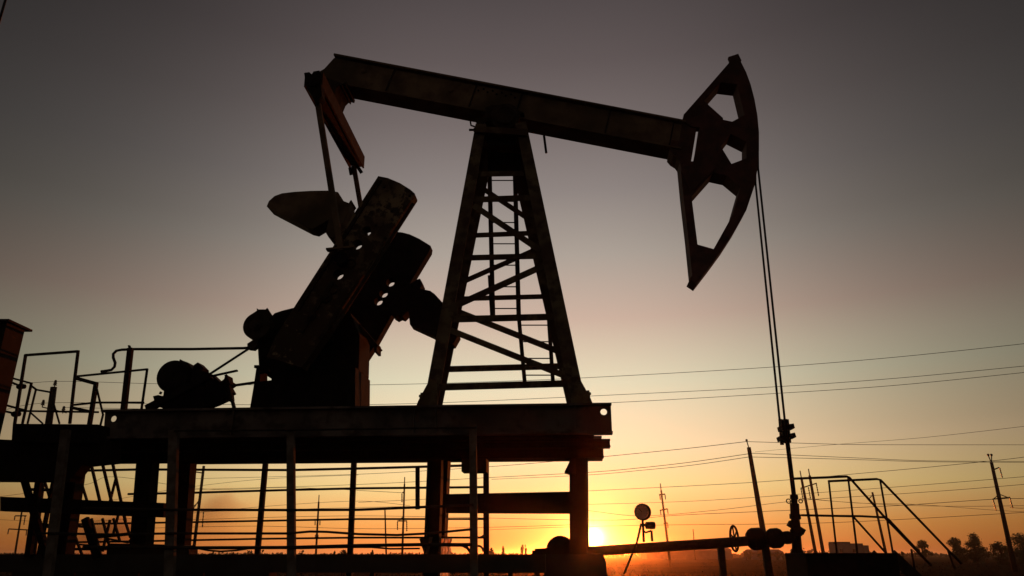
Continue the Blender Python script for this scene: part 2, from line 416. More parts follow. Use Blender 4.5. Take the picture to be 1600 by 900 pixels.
beam = m_.build('walking_beam', 'beam', pj)
m_ = MB()
for t in ts[1:-1] + [.97]: m_.bar(XYZ(*bp(t, .09), wb0 + .055), XYZ(*bp(t, .96), wb0 + .055), .022, .012).cut()
for k in range(9): m_.lathe(XYZ(*bp(.435 + .013 * k, .2 if k % 2 else .28), wb0 + .055), -WX, [(0, .02), (.015, .016)], 8).cut()
m_.build('weld_seam', 'dark', beam)
# saddle bearing
m_ = MB()
m_.slab([outline([(758, 168), (770, 163), (800, 166), (822, 178), (823, 205), (745, 199), (756, 192)], 1.3, 1.9)], 1.3, 1.9)
m_.lathe(P(790, 183, 1.3), -WX, [(0, .26), (.04, .26), (.05, .2), (.09, .18)], 20)
m_.build('saddle_bearing', 'rust', pj, .01)
m_ = MB()
m_.tube([P(735, 190, 1.4), P(736, 196, 1.4), P(745, 199, 1.35), P(752, 200, 1.3)], .015).cut()
m_.tube([P(733, 203, 1.25), P(745, 203, 1.25)], .022); m_.tube([P(741, 200, 1.25), P(741, 206, 1.25)], .012).cut()
m_.tube([P(820, 233, 1.3), P(828, 234, 1.3)], .018)
m_.build('grease_pipe', 'dark', pj)
m_ = MB(); m_.tube([P(850, 212, 1.6), P(853.5, 239, 1.6)], .022); m_.build('hanging_bolt', 'dark', pj)

# --- horsehead
arc = [(1157, 95), (1166, 113), (1173, 132), (1179, 155), (1183.5, 180), (1186, 207), (1186, 235), (1184, 262), (1179, 290), (1170, 317), (1158, 344), (1143, 371), (1125, 399), (1106, 425), (1083, 455)]
left_ = [(1071, 447), (1076, 439), (1070, 380), (1063, 320), (1058, 268), (1053, 262), (1058, 230), (1064, 195), (1061, 187), (1070, 177), (1100, 143), (1141, 96), (1139, 91), (1153, 86.5)]
hw0, hw1 = 1.42, 1.78
hol = [[(1106, 163), (1120, 147), (1145, 150), (1153.5, 185), (1144, 190), (1130, 187), (1129.5, 184)],
       [(1125.5, 224), (1135, 226), (1159, 238), (1159, 250), (1143, 256), (1121, 251)],
       [(1108, 285), (1129, 289.5), (1150, 307), (1144, 328), (1134, 355), (1115, 389), (1090, 382), (1081.5, 315)],
       [(1087.5, 208), (1090, 208), (1083, 250), (1080, 250)]]
m_ = MB()
m_.slab([outline(arc + left_, hw0, hw1)] + [outline(h_, hw0, hw1, True) for h_ in hol[:3]] + [outline([(1087.5, 206), (1090.5, 206), (1083.5, 252), (1080, 252)], hw0, hw1, True)], hw0, hw1)
hh = m_.build('horsehead', 'head', pj)
m_ = MB()
m_.slab([at3([(1044, 236, 1.79), (1070, 240, 1.79), (1066, 268, 1.79), (1060, 272, 1.79), (1055, 264, 1.79), (1047, 259, 1.79), (1042, 253, 1.79)])], 1.41, 1.79)
m_.build('hinge_bracket', 'head', hh)
m_ = MB(); m_.slab([at3([(1140.5, 98, 1.5), (1137.5, 90.5, 1.5), (1153, 85.5, 1.5), (1158, 96, 1.5)])], 1.47, 1.54); m_.build('top_lug', 'head', hh)
m_ = MB(); m_.slab([at3([(1068, 190, 1.41), (1105, 176, 1.41), (1128, 190, 1.41), (1119, 262, 1.41), (1084, 296, 1.41), (1078, 300, 1.41), (1064, 262, 1.41), (1082, 258, 1.41), (1093, 200, 1.41), (1080, 198, 1.41)])], 1.395, 1.419); m_.build('stiffener_plate', 'head', hh)
# bridle cables and carrier bar
for nm_, xs in (('r', [(1184.5, 262, 1.45), (1226, 655, 1.5)]), ('l', [(1180.5, 286, 1.75), (1218, 655, 1.7)])):
    m_ = MB(); a = P(*xs[0]); b = P(*xs[1]); a0 = P(xs[0][0] + 1.3, xs[0][1] - 45, xs[0][2])
    m_.tube([a0 - UX * .02, a, b], .018, 8); m_.build('bridle_cable', 'cable', pj)
m_ = MB(); c = P(1227, 675, 1.6)
m_.bar(P(1218, 670, 1.6), P(1238, 667, 1.6), .07, .22); m_.bar(P(1217, 686, 1.6), P(1240, 681, 1.6), .07, .22)
m_.bar(P(1225, 656, 1.6), P(1229, 692, 1.6), .11, .12)
m_.tube([P(1219, 655, 1.7), P(1222, 695, 1.7)], .03); m_.tube([P(1227, 655, 1.5), P(1231, 692, 1.5)], .03)
m_.build('carrier_bar', 'dark', pj)
m_ = MB(); m_.tube([P(1229, 680, 1.6), P(1241, 778, 1.6)], .033, 10); m_.build('polished_rod', 'rail', pj)

# --- tail bearing, equalizer, pitman arms
m_ = MB()
m_.slab([outline([(503, 118), (560, 140), (555, 157), (549, 160), (548, 164), (545, 161), (540, 166), (536, 176), (532, 181), (520, 170), (505, 140)], 1.3, 1.9)], 1.3, 1.9)
m_.build('tail_bearing', 'rust', pj, .01)
e0, e1 = P(490, 124, 0), P(558, 254, 3.1)
m_ = MB(); m_.ibar(e0 + UX * .0, e1, .30, .26, .03, .03, (0, 0, 1)); m_.bar(e0, e1, .2, .2, (0, 0, 1))
eq = m_.build('equalizer', 'rust', pj)
m_ = MB()
m_.slab([at3([(475, 114, -.06), (483, 112.5, -.06), (487, 116, -.06), (490, 111.5, -.06), (499, 110, -.06), (503, 150, -.06), (494, 162, -.06), (487, 150, -.06), (479, 138, -.06)])], -.06, .12)
m_.lathe(P(490, 130, -.06), -WX, [(0, .08), (.04, .08)], 14)
m_.build('equalizer_bearing', 'dark', eq)
m_ = MB()
for w, (a, b) in ((2.98, ((547, 262), (549, 273))), (3.14, ((557, 258), (565, 270)))): m_.bar(P(*a, w), P(*b, w), .07, .03).cut()
m_.build('equalizer_bearing', 'dark', eq)
for w, a, b in ((.04, (495, 150), (533, 392)), (3.06, (552, 255), (562, 312))):
    m_ = MB(); a_ = P(*a, w); b_ = P(*b, w)
    if w > 1: b_ = a_ + (P(533, 392, .04) - P(495, 150, .04))
    m_.bar(a_, b_, .088, .07)
    m_.bar(b_ + UX * -.22 + Vector((0, 0, .02)), b_ + UX * .2 + Vector((0, 0, .05)), .03, .1)
    pa = m_.build('pitman_arm', 'beam', pj)
    m_ = MB(); pc_ = b_ - Vector((0, 0, .12)); m_.lathe(pc_ - WX * .02, WX, [(0, .07), (.01, .10), (.12, .10)], 20); m_.torus(pc_ - WX * .02, WX, .095, .016, 20, 6); m_.build('crank_pin', 'dark', pa)

# --- cranks
def circ(x, y, r, w, n=12): 
    c0 = UZ(P(x, y, w)); return [(c0[0] + r * math.cos(2 * math.pi * k / n), c0[1] + r * math.sin(2 * math.pi * k / n)) for k in range(n)]
near = [(591, 275), (606, 278), (625, 286), (641, 296), (650, 304), (653, 309), (652, 315), (625, 357), (590, 412), (517, 527), (480, 580), (415, 560), (430, 527), (455, 487), (516, 392), (560, 323)]
far_ = [(600, 360), (628, 363), (640, 366), (655, 373), (668, 381), (676, 391), (675, 398), (652, 436), (615, 500), (588, 548), (560, 590), (490, 560), (512, 508)]
m_ = MB()
cw0, cw1 = .17, .40
m_.slab([outline(near, cw0, cw1)] + [circ(x, y, .082, (cw0 + cw1) / 2) for x, y in ((575, 366), (561, 386.5), (532, 433))], cw0, cw1)
cr = m_.build('crank', 'crank', pj)
m_ = MB()
m_.bar(P(594, 281, .155), P(463, 487, .155), .05, .028).cut(); m_.bar(P(646, 318, .155), P(521, 514, .155), .05, .028).cut()
for x, y in ((548, 412), (520, 452)): m_.torus(P(x, y, .165), WX, .07, .014, 18, 6).cut()
for x, y in ((600, 292), (640, 306), (612, 330), (588, 352), (602, 372)): m_.lathe(P(x, y, .17), -WX, [(0, .022), (.018, .018)], 8).cut()
m_.build('crank_trim', 'rust', cr)
m_ = MB()
for du, a, b in ((-.0, (470, 520), (520, 440)), (0, (500, 530), (560, 440))): m_.bar(P(*a, .155), P(*b, .155), .05, .03).cut()
m_.lathe(P(510, 465, .165), -WX, [(0, .09), (.03, .08), (.031, .04), (.06, .04)], 14).cut()
m_.lathe(P(487, 494, .165), -WX, [(0, .07), (.03, .06), (.031, .03), (.06, .03)], 14)
m_.build('crank_rib', 'rust', cr)
lobe_l = [(417, 321), (420, 314), (429, 306), (440, 302), (460, 299.5), (485, 298), (515, 297.5), (528, 300), (533, 305), (537, 314), (545, 317), (549, 312), (553, 309), (557, 313), (553, 340), (545, 360), (530, 384), (520, 382), (514, 372), (508, 369), (509, 364), (499, 370), (490, 368), (440, 342), (427, 335)]
m_ = MB(); m_.slab([outline(lobe_l, .41, .72)], .41, .72)
m_.build('counterweight', 'beam', cr, .012)
m_ = MB()
cw0, cw1 = 2.72, 2.95
m_.slab([outline(far_, cw0, cw1)] + [circ(x, y, .082, (cw0 + cw1) / 2) for x, y in ((612, 444.5), (601.5, 461.5), (593.5, 473.5))], cw0, cw1)
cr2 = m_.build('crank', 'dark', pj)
lobe_r = [(600, 470), (650, 437), (655, 435), (660, 437), (662, 445), (665, 449), (664, 454), (658, 454), (660, 457), (672, 454), (679, 459), (691, 472), (700, 488), (714, 510), (719, 524), (720, 531), (712, 545), (704, 545), (678, 530), (641, 513), (640, 504), (637, 500), (634, 503), (629, 501), (624, 504), (616, 499)]
m_ = MB(); m_.slab([outline(lobe_r, 2.38, 2.70)], 2.38, 2.70)
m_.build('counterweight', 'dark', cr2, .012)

# --- gear reducer on its pedestal
m_ = MB()
zp = UZ(P(430, 577, .6))[1] + .002
m_.slab([at3([(418, 500, .75), (428, 489, .75), (440, 485, .75), (456, 481, .75), (500, 474, .75), (545, 486, 1.2), (562, 505, 1.3), (577, 540, 1.35)]) + [(UZ(P(579, 560, 1.4))[0], zp), (UZ(P(406, 567, .75))[0], zp)] + at3([(402, 542, .75), (404, 520, .75)])], .75, 1.4)
gb = m_.build('gearbox', 'dark', pj, .02)
m_ = MB()
m_.bar(P(563, 512, 1.3), P(592, 546, 1.3), .07, .3); m_.bar(P(590, 539, 1.3), P(590, 553, 1.3), .04, .3)
m_.build('gearbox_flange', 'rust', gb)
m_ = MB(); m_.lathe(P(500, 520, .4), WX, [(0, .12), (2.33, .12)], 20); m_.build('crank_shaft', 'dark', gb)
m_ = MB()
pc = P(404, 511, .55)
m_.lathe(pc, WX, [(-.09, .16), (-.085, .20), (-.08, .21), (.1, .21), (.102, .12), (.4, .12)], 28)
m_.lathe(pc - WX * .1, -WX, [(0, .09), (.03, .09), (.04, .05), (.06, .05)], 16)
for k in range(5): a = k * 1.2566; m_.lathe(pc - WX * .085 + (UX * math.cos(a) + Vector((0, 0, 1)) * math.sin(a)) * .13, -WX, [(0, .02), (.02, .018)], 8)
m_.slab([[Bu(393, 492, .5), Bu(402, 486, .5), Bu(402, 482, .5), Bu(404.5, 484, .5), Bu(416, 484, .5), Bu(418, 481.5, .5), Bu(420, 485, .5), Bu(428, 497, .5), Bu(404, 500, .5)],
         circ(406.5, 492.5, .022, .5)], .48, .53)
m_.slab([[Bu(388, 538, .5), Bu(391, 536, .5), Bu(400, 530, .5), Bu(404, 541, .5), Bu(397, 547, .5), Bu(388, 546, .5)]], .46, .56)
m_.build('brake_drum', 'rust', gb)
m_ = MB()
pb = PZ + .002
m_.slab([at3([(401, 571, .6), (406, 572, .6), (406, 596, .6), (424, 594, .6), (424, 583, .6), (430, 576, .6)]) + [(UZ(P(579, 575, 1.45))[0], UZ(P(430, 576, .6))[1]), (UZ(P(581.5, 600, 1.45))[0], pb), (UZ(P(390, 637, .6))[0], pb)] + at3([(396, 605, .6)])], .6, .9)
m_.slab([[(UZ(P(430, 580, .6))[0], pb), (UZ(P(430, 580, .6))[0], UZ(P(430, 577, .6))[1]), (UZ(P(579.5, 575, 1.45))[0], UZ(P(430, 577, .6))[1]), (UZ(P(581.5, 600, 1.45))[0], pb)]], .901, 1.45)
m_.bar(P(405, 583, .6), P(421, 579, .6), .03, .06)
m_.bar(P(398, 573, .55), P(405, 573, .55), .04, .05)
m_.build('gearbox_pedestal', 'dark', pj)

# --- drive motor on its slide
m_ = MB()
mc = P(268, 587, .62)
m_.lathe(mc, WX, [(0, .19), (.02, .243), (.15, .243), (.17, .19)], 30)
for k in range(4): m_.torus(mc + WX * (.04 + .03 * k), WX, .243, .006, 30, 5)
m_.build('pulley', 'dark', pj)
m_ = MB()
body = [(281, 561), (284, 563), (293, 566), (299, 575), (301, 578), (303, 570), (309, 566), (318, 575), (314, 579), (330, 584), (344, 597), (350, 592), (352, 586), (355, 586), (356, 593), (361, 596), (360, 600), (356, 603), (361, 612), (357, 614), (358, 622), (353, 625), (352, 622), (335, 630), (316, 637), (317, 641), (255, 641), (252, 632), (243, 634), (239, 619), (247, 617), (255, 619), (256, 610), (270, 600)]
m_.slab([at3([(x, y, .75) for x, y in body]), circ(321, 603, .02, .75, 8)], .75, .95)
ax = (P(345, 610, .95) - P(290, 583, .95)).normalized()
c0 = P(290, 585, .95)
m_.lathe(c0, ax, [(0, .10), (.02, .15), (.42, .15), (.46, .11), (.5, .05)], 22)
for k in range(9): m_.torus(c0 + ax * (.06 + .04 * k), ax, .152, .008, 22, 4)
m_.build('drive_motor', 'dark', pj)
m_ = MB()
m_.bar(P(230, 639, .5), P(330, 587, .5), .10, .1); m_.bar(P(325, 589, .5), P(371, 579, .5), .022, .05)
m_.bar(P(353, 586, .5), P(358, 600, .5), .035, .04); m_.bar(P(357, 603, .5), P(366, 638, .5), .04, .05); m_.bar(P(358, 625, .48), P(364, 622, .48), .03, .05)
m_.bar(P(361, 603, .6), P(403, 597, .6), .032, .04)
m_.tube([P(250, 616, .7), P(252, 612, .7)], .02)
m_.build('motor_slide', 'dark', pj)
m_ = MB(); m_.tube([P(327, 585, .45), P(390, 544, .45)], .019, 8)
m_.tube([P(392, 543, .45), P(380, 544, .45), P(300, 545.5, .45), P(210, 545.5, .45), P(190, 546.5, .45), P(182, 548, .45), P(177, 553, .45), P(177, 559, .45), P(180, 567, .45), P(179, 573, .45), P(174, 578, .45), P(166, 579.5, .45), P(158, 580.5, .45)], .021, 8)
m_.build('brake_lever', 'rail', pj)
m_ = MB()
a, b = P(204, 544, .3), P(193.5, 640, .3)
m_.bar(a, b, .075, .06); m_.bar(P(202, 540, .3), P(203.5, 548, .3), .02, .05)
m_.build('lever_post', 'rust', pj)

# ================================================================== SUPPORT FRAME
sf = empty('steel_support_frame', XYZ(-2.2, 0, 1.6), 'tall dark steel stand on columns carrying the beam pump above the field', 'support frame')
def lbeam(x0, x1, yt, yb, w, fw=.16, name='long_beam', m='dark', zfix=True):
    a = P(x0, yt, w); b = P(x1, yt, w); a2 = P(x0, yb, w)
    zt = (a.z + b.z) / 2 if zfix else None; h = a.z - a2.z
    A_ = XYZ(UZ(a)[0], a.z - h / 2, w); B_ = XYZ(UZ(b)[0], b.z - h / 2, w)
    m_ = MB(); m_.ibar(A_, B_, h, fw, .02, .025); return m_.build(name, m, sf)
top_s = PZ - .425
for w, ub, hh_, u0 in ((.5, 1.33, .11, -6.3), (1.0, 1.26, .19, -6.9), (1.6, 1.26, .135, -7.4)):
    m_ = MB(); m_.ibar(XYZ(u0, top_s - hh_ / 2, w), XYZ(ub, top_s - hh_ / 2, w), hh_, .2, .02, .025); m_.build('long_beam', 'dark', sf)
def column(xt, yt, xb, yb, wpx, w, name='column', m='dark', depth=.22, tob=True):
    a = P(xt, yt, w); b = P(xb, yb, w); b = ext_down(a, b, 0.02) if tob else b
    wd = wpx * a.y / F * 1.0
    m_ = MB(); m_.ibar(a, b, wd, depth, .03, .03) if wpx > 12 else m_.bar(a, b, wd, depth)
    m_.bar(a, b, wd * .98, .02, WX)
    m_.build(name, m, sf)
column(904, 712, 905, 850, 28, 1.2)
column(681, 712, 676, 850, 22, 1.2); column(697, 712, 691, 842, 11, 1.75, depth=.3, tob=False)
m_ = MB(); m_.bar(P(691, 842, 1.75), ext_down(P(697, 712, 1.75), P(691, 842, 1.75), .01), .035, .035); m_.build('column_core', 'rust', sf)
column(232, 712, 220, 868, 25, 1.2); column(291, 720, 280, 868, 24, 2.0)
column(120, 730, 100, 868, 17, 1.2, tob=True)
column(759.5, 716, 760, 868, 8, 2.4, depth=.1)
m_ = MB()
for pts, w in (([(893, 768), (697, 772), (697, 802), (893, 803)], 1.1), ([(0, 776), (262, 786), (262, 809), (0, 799)], 1.1)):
    m_.slab([outline(pts, w, w + .12)], w, w + .12).cut()
m_.build('cross_beam', 'dark', sf)
m_ = MB(); m_.slab([outline([(721, 712), (763, 712), (763, 740), (721, 740)], .9, 1.2)], .9, 1.2); m_.build('junction_box', 'rust', sf)
m_ = MB(); m_.slab([outline([(888, 725), (893, 715), (900, 715), (900, 745), (889, 742)], 1.0, 1.3)], 1.0, 1.3).cut()
m_.slab([outline([(682, 718), (704, 718), (702, 735), (697, 742), (690, 735)], 1.9, 2.1)], 1.9, 2.1).cut()
m_.slab([outline([(301, 725), (301, 748), (285, 748), (262, 725)], 1.9, 2.1)], 1.9, 2.1)
m_.build('bracket', 'rust', sf)
# low sill beam near eye level, with its bearer legs
m_ = MB()
c0 = UZ(P(-40, 868, .3)); c1 = UZ(P(852, 868, .3))
m_.slab([[(c0[0], 1.37), (c1[0], 1.37), (c1[0], 1.60), (c0[0], 1.60)]], .3, .62)
for u in (-6.4, -5.5, -4.6, -3.7): m_.bar(XYZ(u, 0.01, .46), XYZ(u, 1.369, .46), .88, .3)
for u in (-1.9, -.05, .3): m_.bar(XYZ(u, 0.01, .46), XYZ(u, 1.369, .46), .06, .06)
m_.build('sill_beam', 'conc', sf)
m_ = MB()
m_.slab([outline([(655, 842), (676, 838), (677, 868), (655, 868)], .35, .6)], .35, .6).cut()
m_.slab([outline([(168, 849), (232, 850), (300, 852), (309, 856), (309, 869), (166, 869)], .35, .6)], .35, .6)
m_.build('bearing_block', 'rust', sf)
tm = bpy.data.materials.new('translucent_wrap'); tm.use_nodes = True; tt = tm.node_tree; tt.nodes.remove(tt.nodes['Principled BSDF'])
tb = tt.nodes.new('ShaderNodeBsdfTranslucent'); tn = tt.nodes.new('ShaderNodeTexNoise'); tn.inputs['Scale'].default_value = 9; tn.inputs['Detail'].default_value = 3
tx_ = tt.nodes.new('ShaderNodeTexCoord'); tmp_ = tt.nodes.new('ShaderNodeMapping'); tmp_.inputs['Scale'].default_value = (3.5, 3.5, .6); tr_ = tt.nodes.new('ShaderNodeValToRGB')
tr_.color_ramp.elements[0].position = .38; tr_.color_ramp.elements[0].color = (.7, .45, .2, 1); tr_.color_ramp.elements[1].position = .58; tr_.color_ramp.elements[1].color = (1, 1, .95, 1)
tt.links.new(tx_.outputs['Object'], tmp_.inputs[0]); tt.links.new(tmp_.outputs[0], tn.inputs['Vector']); tt.links.new(tn.outputs['Fac'], tr_.inputs[0]); tt.links.new(tr_.outputs[0], tb.inputs[0]); tt.links.new(tb.outputs[0], tt.nodes['Material Output'].inputs['Surface'])
m_ = MB(); rows, cols = 14, 12; vs = []
for r_ in range(rows + 1):
    f_ = r_ / rows; y = 841 + f_ * 66; xl = 677 - f_ * 10 + random.uniform(-1, 1); xr_ = 705 - f_ * 3 + random.uniform(-1.5, 1.5)
    for c_ in range(cols + 1): g2 = c_ / cols; vs.append(P(xl + (xr_ - xl) * g2, y, 1.5 + .05 * math.sin(g2 * 19 + r_ * .6) + random.uniform(-.015, .015)))
m_.add(vs, [[r_ * (cols + 1) + c_, r_ * (cols + 1) + c_ + 1, (r_ + 1) * (cols + 1) + c_ + 1, (r_ + 1) * (cols + 1) + c_] for r_ in range(rows) for c_ in range(cols)])
o = m_.build('plastic_wrap', tm); tag(o, 'crinkled translucent wrap glowing orange at the foot of the inner column', 'plastic wrap')

# ================================================================== GUARD FENCES
def D_(w): return 10 + w
def fence(name, label, w, posts, rails, group, m='post'):
    e = empty(name, Vector(P(posts[0][2], 868, w).xy.to_3d()), label, 'fence', group)
    for xt, yt, xb, yb, wp in posts:
        a = P(xt, yt, w); b = P(xb, yb, w)
        b = ext_down(a, b, 0.02)
        m_ = MB(); m_.bar(a, b, wp * (10 + w) / F, .07); m_.build('post', m, e)
    for pts, r in rails:
        ps = [P(x, y, w - .05) for x, y in pts]
        m_ = MB(); m_.tube(ps, r, 8); m_.build('rail', 'rail', e)
    return e
fence('guard_fence', 'front pipe fence of four grey posts crossing in front of the pump base', -.6,
      [(103, 672, 79, 868, 13), (272, 672, 266, 868, 14.5), (454.5, 672, 455.5, 868, 11.5), (739, 664, 740.5, 868, 11)],
      [([(272, 673), (455, 672), (739, 668), (744, 668)], .012), ([(130, 794), (266, 796.5), (455, 797), (560, 796.5), (668, 792), (740, 789)], .016),
       ([(60, 833), (170, 835), (270, 833.5), (450, 833.5), (485, 830.5), (510, 831), (560, 834.5), (620, 836), (670, 833.5), (737, 827)], .014),
       ([(130, 855), (300, 856), (450, 855.5), (560, 852.5), (655, 851), (737, 851)], .02)], 'fences round the pump base')
fence('guard_fence', 'dark leaning fence posts with thin rails seen through the stand', 3.5,
      [(417, 700, 402, 868, 7.5), (554, 700, 547, 868, 8)],
      [([(60, 737), (220, 733.5), (320, 734), (456, 734.5), (560, 732), (600, 731), (670, 729), (724, 727.5)], .022),
       ([(200, 772), (300, 770), (400, 767), (456, 765.5), (560, 763), (670, 762), (762, 761)], .02),
       ([(60, 820), (290, 816), (400, 814), (560, 811), (668, 811), (762, 811)], .017),
       ([(60, 848), (230, 845.5), (400, 842), (560, 840), (668, 840), (762, 840)], .017)], 'fences round the pump base', 'dark')
m_ = MB()
m_.bar(P(652.5, 730, 3.4), P(652.5, 796, 3.4), .075, .03); o = m_.build('hanging_bracket', 'dark'); tag(o, 'short flat bar hanging between two thin rails under the pump', 'bracket')
def cable_thing(name, pts, r, label, cat='cable', group=None):
    m_ = MB(); m_.tube(pts, r, 6); o = m_.build(name, 'cable'); tag(o, label, cat, group); return o
cable_thing('slack_cable', [P(x, y, .2) for x, y in ((300, 853), (310, 857), (325, 860), (345, 861.5), (370, 860), (395, 856), (430, 856), (470, 857), (520, 855.5), (560, 855), (580, 855), (610, 857.5), (656, 857))], .012, 'slack cable drooping just above the concrete sill beam')
cable_thing('bent_hose', [P(x, y, .5) for x, y in ((700, 852), (722, 852), (730, 856), (736, 864), (740, 868))], .02, 'thick hose bending down beside the right front fence post', 'hose')
cable_thing('curled_wire', [P(x, y, .5) for x, y in ((745, 837), (747, 840), (752, 839), (756, 836), (757, 840))], .012, 'short curled wire beside the right front fence post')
cable_thing('coiled_hose', [P(748 + 7 * math.cos(t / 3), 862 - 9 * math.sin(t / 3) * 1, .5) for t in range(0, 10)], .014, 'looped hose end resting on the sill beam', 'hose')

# ================================================================== LEFT SERVICE DECK AND CABINET
dk = empty('service_platform', Vector(P(70, 868, 0).xy.to_3d()), 'left steel service deck with bent pipe railings beside the pump', 'platform')
m_ = MB()
def slabp(mb, pts, w0, w1): mb.slab([at3([(x, y, w0) for x, y in pts])], w0, w1); return mb
slabp(m_, [(20, 662), (153, 663), (153, 692), (18, 690)], -.2, .2).cut()
slabp(m_, [(-60, 684), (108, 691), (175, 689), (175, 722), (128, 727), (108, 752), (-60, 751)], -.12, .1)
m_.build('deck', 'dark', dk)
def rails(par, segs, w, name='handrail', m='rail'):
    for pts, r in segs:
        mb = MB()
        ps = [P(x, y, w) for x, y in pts]
        for i in range(len(ps) - 1): mb.bar(ps[i], ps[i + 1], r, r)
        for p_ in ps[1:-1]: mb.lathe(p_ - UX * r * .5, UX, [(0, r * .55), (r, r * .55)], 8)
        mb.build(name, m, par)
rails(dk, [([(23, 662), (40, 555), (122, 549), (117, 590), (109, 662)], .032)], -.1)
rails(dk, [([(120, 588), (230, 577), (221, 640)], .026), ([(119, 591), (152, 600)], .05), ([(150, 600), (140, 663)], .05), ([(150, 602), (161, 648), (153, 680)], .022),
           ([(112, 633), (150, 629), (225, 629)], .026), ([(112, 637), (145, 644)], .042)], .15)
rails(dk, [([(16, 590), (49, 599), (35, 662)], .028), ([(49, 603), (57, 609), (80, 613)], .026), ([(56, 609), (43, 662)], .022), ([(5, 632), (39, 641)], .032), ([(5, 642), (27, 647)], .032),
           ([(24, 642), (154, 644)], .026), ([(48, 645), (67, 662)], .02), ([(84, 631), (93, 662)], .02), ([(5, 592), (36, 605)], .03)], .5)
m_ = MB()
for x, y in ((34, 604), (26, 647)): m_.lathe(P(x, y, .5) - UX * .07, UX, [(0, .03), (.03, .045), (.12, .035), (.13, .02)], 10).cut()
m_.build('rail_clamp', 'dark', dk)
# bracing and stair ladders under the deck
m_ = MB()
for a, b, wp, w in (((38, 750), (73, 870), 9, .2), ((61, 750), (44, 870), 9, .25), ((133, 810), (152, 872), 10, .2), ((84, 750), (60, 870), 4, .6), ((57, 800), (68, 850), 5, .3)):
    m_.bar(P(*a, w), P(*b, w), wp * D_(w) / F, .06).cut()
m_.build('deck_brace', 'dark', dk)
st_ = empty('step_ladder', Vector(P(160, 868, 2.2).xy.to_3d()), 'slanting thin steps with rails behind the left columns of the stand', 'steps')
m_ = MB()
for a, b in (((142, 724), (160, 800)), ((160, 724), (178, 800)), ((176, 724), (196, 815))): m_.bar(P(*a, 2.2), P(*b, 2.2), .036, .04).cut()
for a, b in (((181, 748), (172, 783)), ((128, 757), (136, 783)), ((118, 840), (130, 872)), ((143, 810), (158, 870)), ((160, 810), (170, 850)), ((177, 810), (187, 845)), ((194, 810), (204, 840)),
             ((172, 812), (160, 862)), ((186, 800), (176, 838)), ((150, 855), (143, 872)), ((70, 753), (80, 785)), ((96, 757), (103, 781)), ((60, 805), (72, 845)), ((85, 803), (94, 830))): m_.bar(P(*a, 2.4), P(*b, 2.4), .03, .04).cut()
m_.build('stringer', 'rail', st_)
m_ = MB()
for a, b in (((48, 765), (108, 766)), ((52, 823), (92, 823)), ((115, 822), (136, 823)), ((142, 840), (205, 834)), ((118, 858), (168, 858))): m_.bar(P(*a, 2.3), P(*b, 2.3), .04, .18).cut()
for a, b in (((165, 841), (200, 848)), ((200, 848), (210, 838)), ((115, 850), (140, 852))): m_.bar(P(*a, 2.3), P(*b, 2.3), .025, .05).cut()
m_.build('tread', 'rail', st_)
# control cabinet
cbn = empty('control_cabinet', Vector(Q(-60, 868, 9).xy.to_3d()), 'tall rusty metal cabinet with overhanging lid at the left edge', 'cabinet')
zc = Q(15, 500, 9).z; xr = Q(12, 500, 9).x
mb = MB(); mb.box((xr - 1.2, 9, 2.9), (xr, 9.36, zc - .03)); cbody = mb.build('body', 'cab', cbn)
mb = MB(); mb.box((xr - 1.25, 8.95, zc - .029), (xr + .05, 9.44, zc)); mb.build('lid', 'cab', cbn)
mb = MB(); mb.box((xr - 1.1, 8.975, 3.1), (xr - .12, 8.998, zc - .15)); dr = mb.build('door', 'cab', cbn)
mb = MB(); mb.box((xr - .22, 8.94, 3.7), (xr - .18, 8.974, 3.85)); mb.build('handle', 'dark', dr)
mb = MB()
for dx in (-1.15, -.05):
    for dy in (9.05, 9.3): mb.box((xr + dx - .03, dy - .03, 0.01), (xr + dx + .03, dy + .03, 2.899)).cut()
mb.build('stand', 'dark', cbn)

# ================================================================== WELLHEAD
wh = empty('wellhead', Vector(P(1245, 868, 1.6).xy.to_3d()), 'dark wellhead stack with stuffing box where the rod enters the ground', 'wellhead')
m_ = MB()
bot = P(1247, 862, 1.6); top = P(1240, 772, 1.6); axd = (bot - top); Ln = axd.length; ax = Vector((0, 0, -1))
px = lambda t: t * 11.6 / F
m_.lathe(P(1240.5, 773, 1.6), P(1246, 868, 1.6) - P(1240.5, 773, 1.6),
         [(0, px(5.5)), (.06, px(6)), (.07, px(4.5)), (.12, px(4.5)), (.13, px(6.5)), (.27, px(6.5)), (.28, px(8)), (.34, px(8)), (.35, px(6)), (.48, px(7)), (.5, px(8.5)), (.57, px(8.5)), (.58, px(6.5)), (.75, px(7)), (.82, px(9)), (.9, px(9)), (.95, px(11)), (Ln + 1.55, px(11))], 20)
stack = m_.build('stuffing_box', 'dark', wh)
m_ = MB()
m_.torus(P(1232, 783, 1.6), WX, px(3), .008, 14, 5).cut(); m_.torus(P(1251, 783, 1.6), WX, px(2.6), .008, 14, 5).cut()
m_.tube([P(1236, 786, 1.5), P(1237.5, 820, 1.5), P(1243, 866, 1.5)], .012).cut(); m_.bar(P(1232, 817, 1.6), P(1256, 832, 1.6), .08, .1)
m_.build('clamp_bolt', 'dark', wh)
m_ = MB()
axp = (P(1120, 848, 1.6) - P(1245, 839, 1.6)); axp = -axp.normalized()
a = P(930, 861, 1.6); b = P(1245, 839.5, 1.6)
m_.tube([P(860, 862.5, 1.6), a, P(1120, 849, 1.6), b], [px(6), px(6.8), px(7.2), px(6)], 16)
fl = m_.build('flow_pipe', 'rust', wh)
m_ = MB(); d = (b - a).normalized()
def fl_(x, y, r, t): c = P(x, y, 1.6); m_.lathe(c - d * px(t) / 2, d, [(0, px(r * .55)), (px(t * .14), px(r * .86)), (px(t * .3), px(r)), (px(t * .7), px(r)), (px(t * .86), px(r * .86)), (px(t), px(r * .55))], 24)
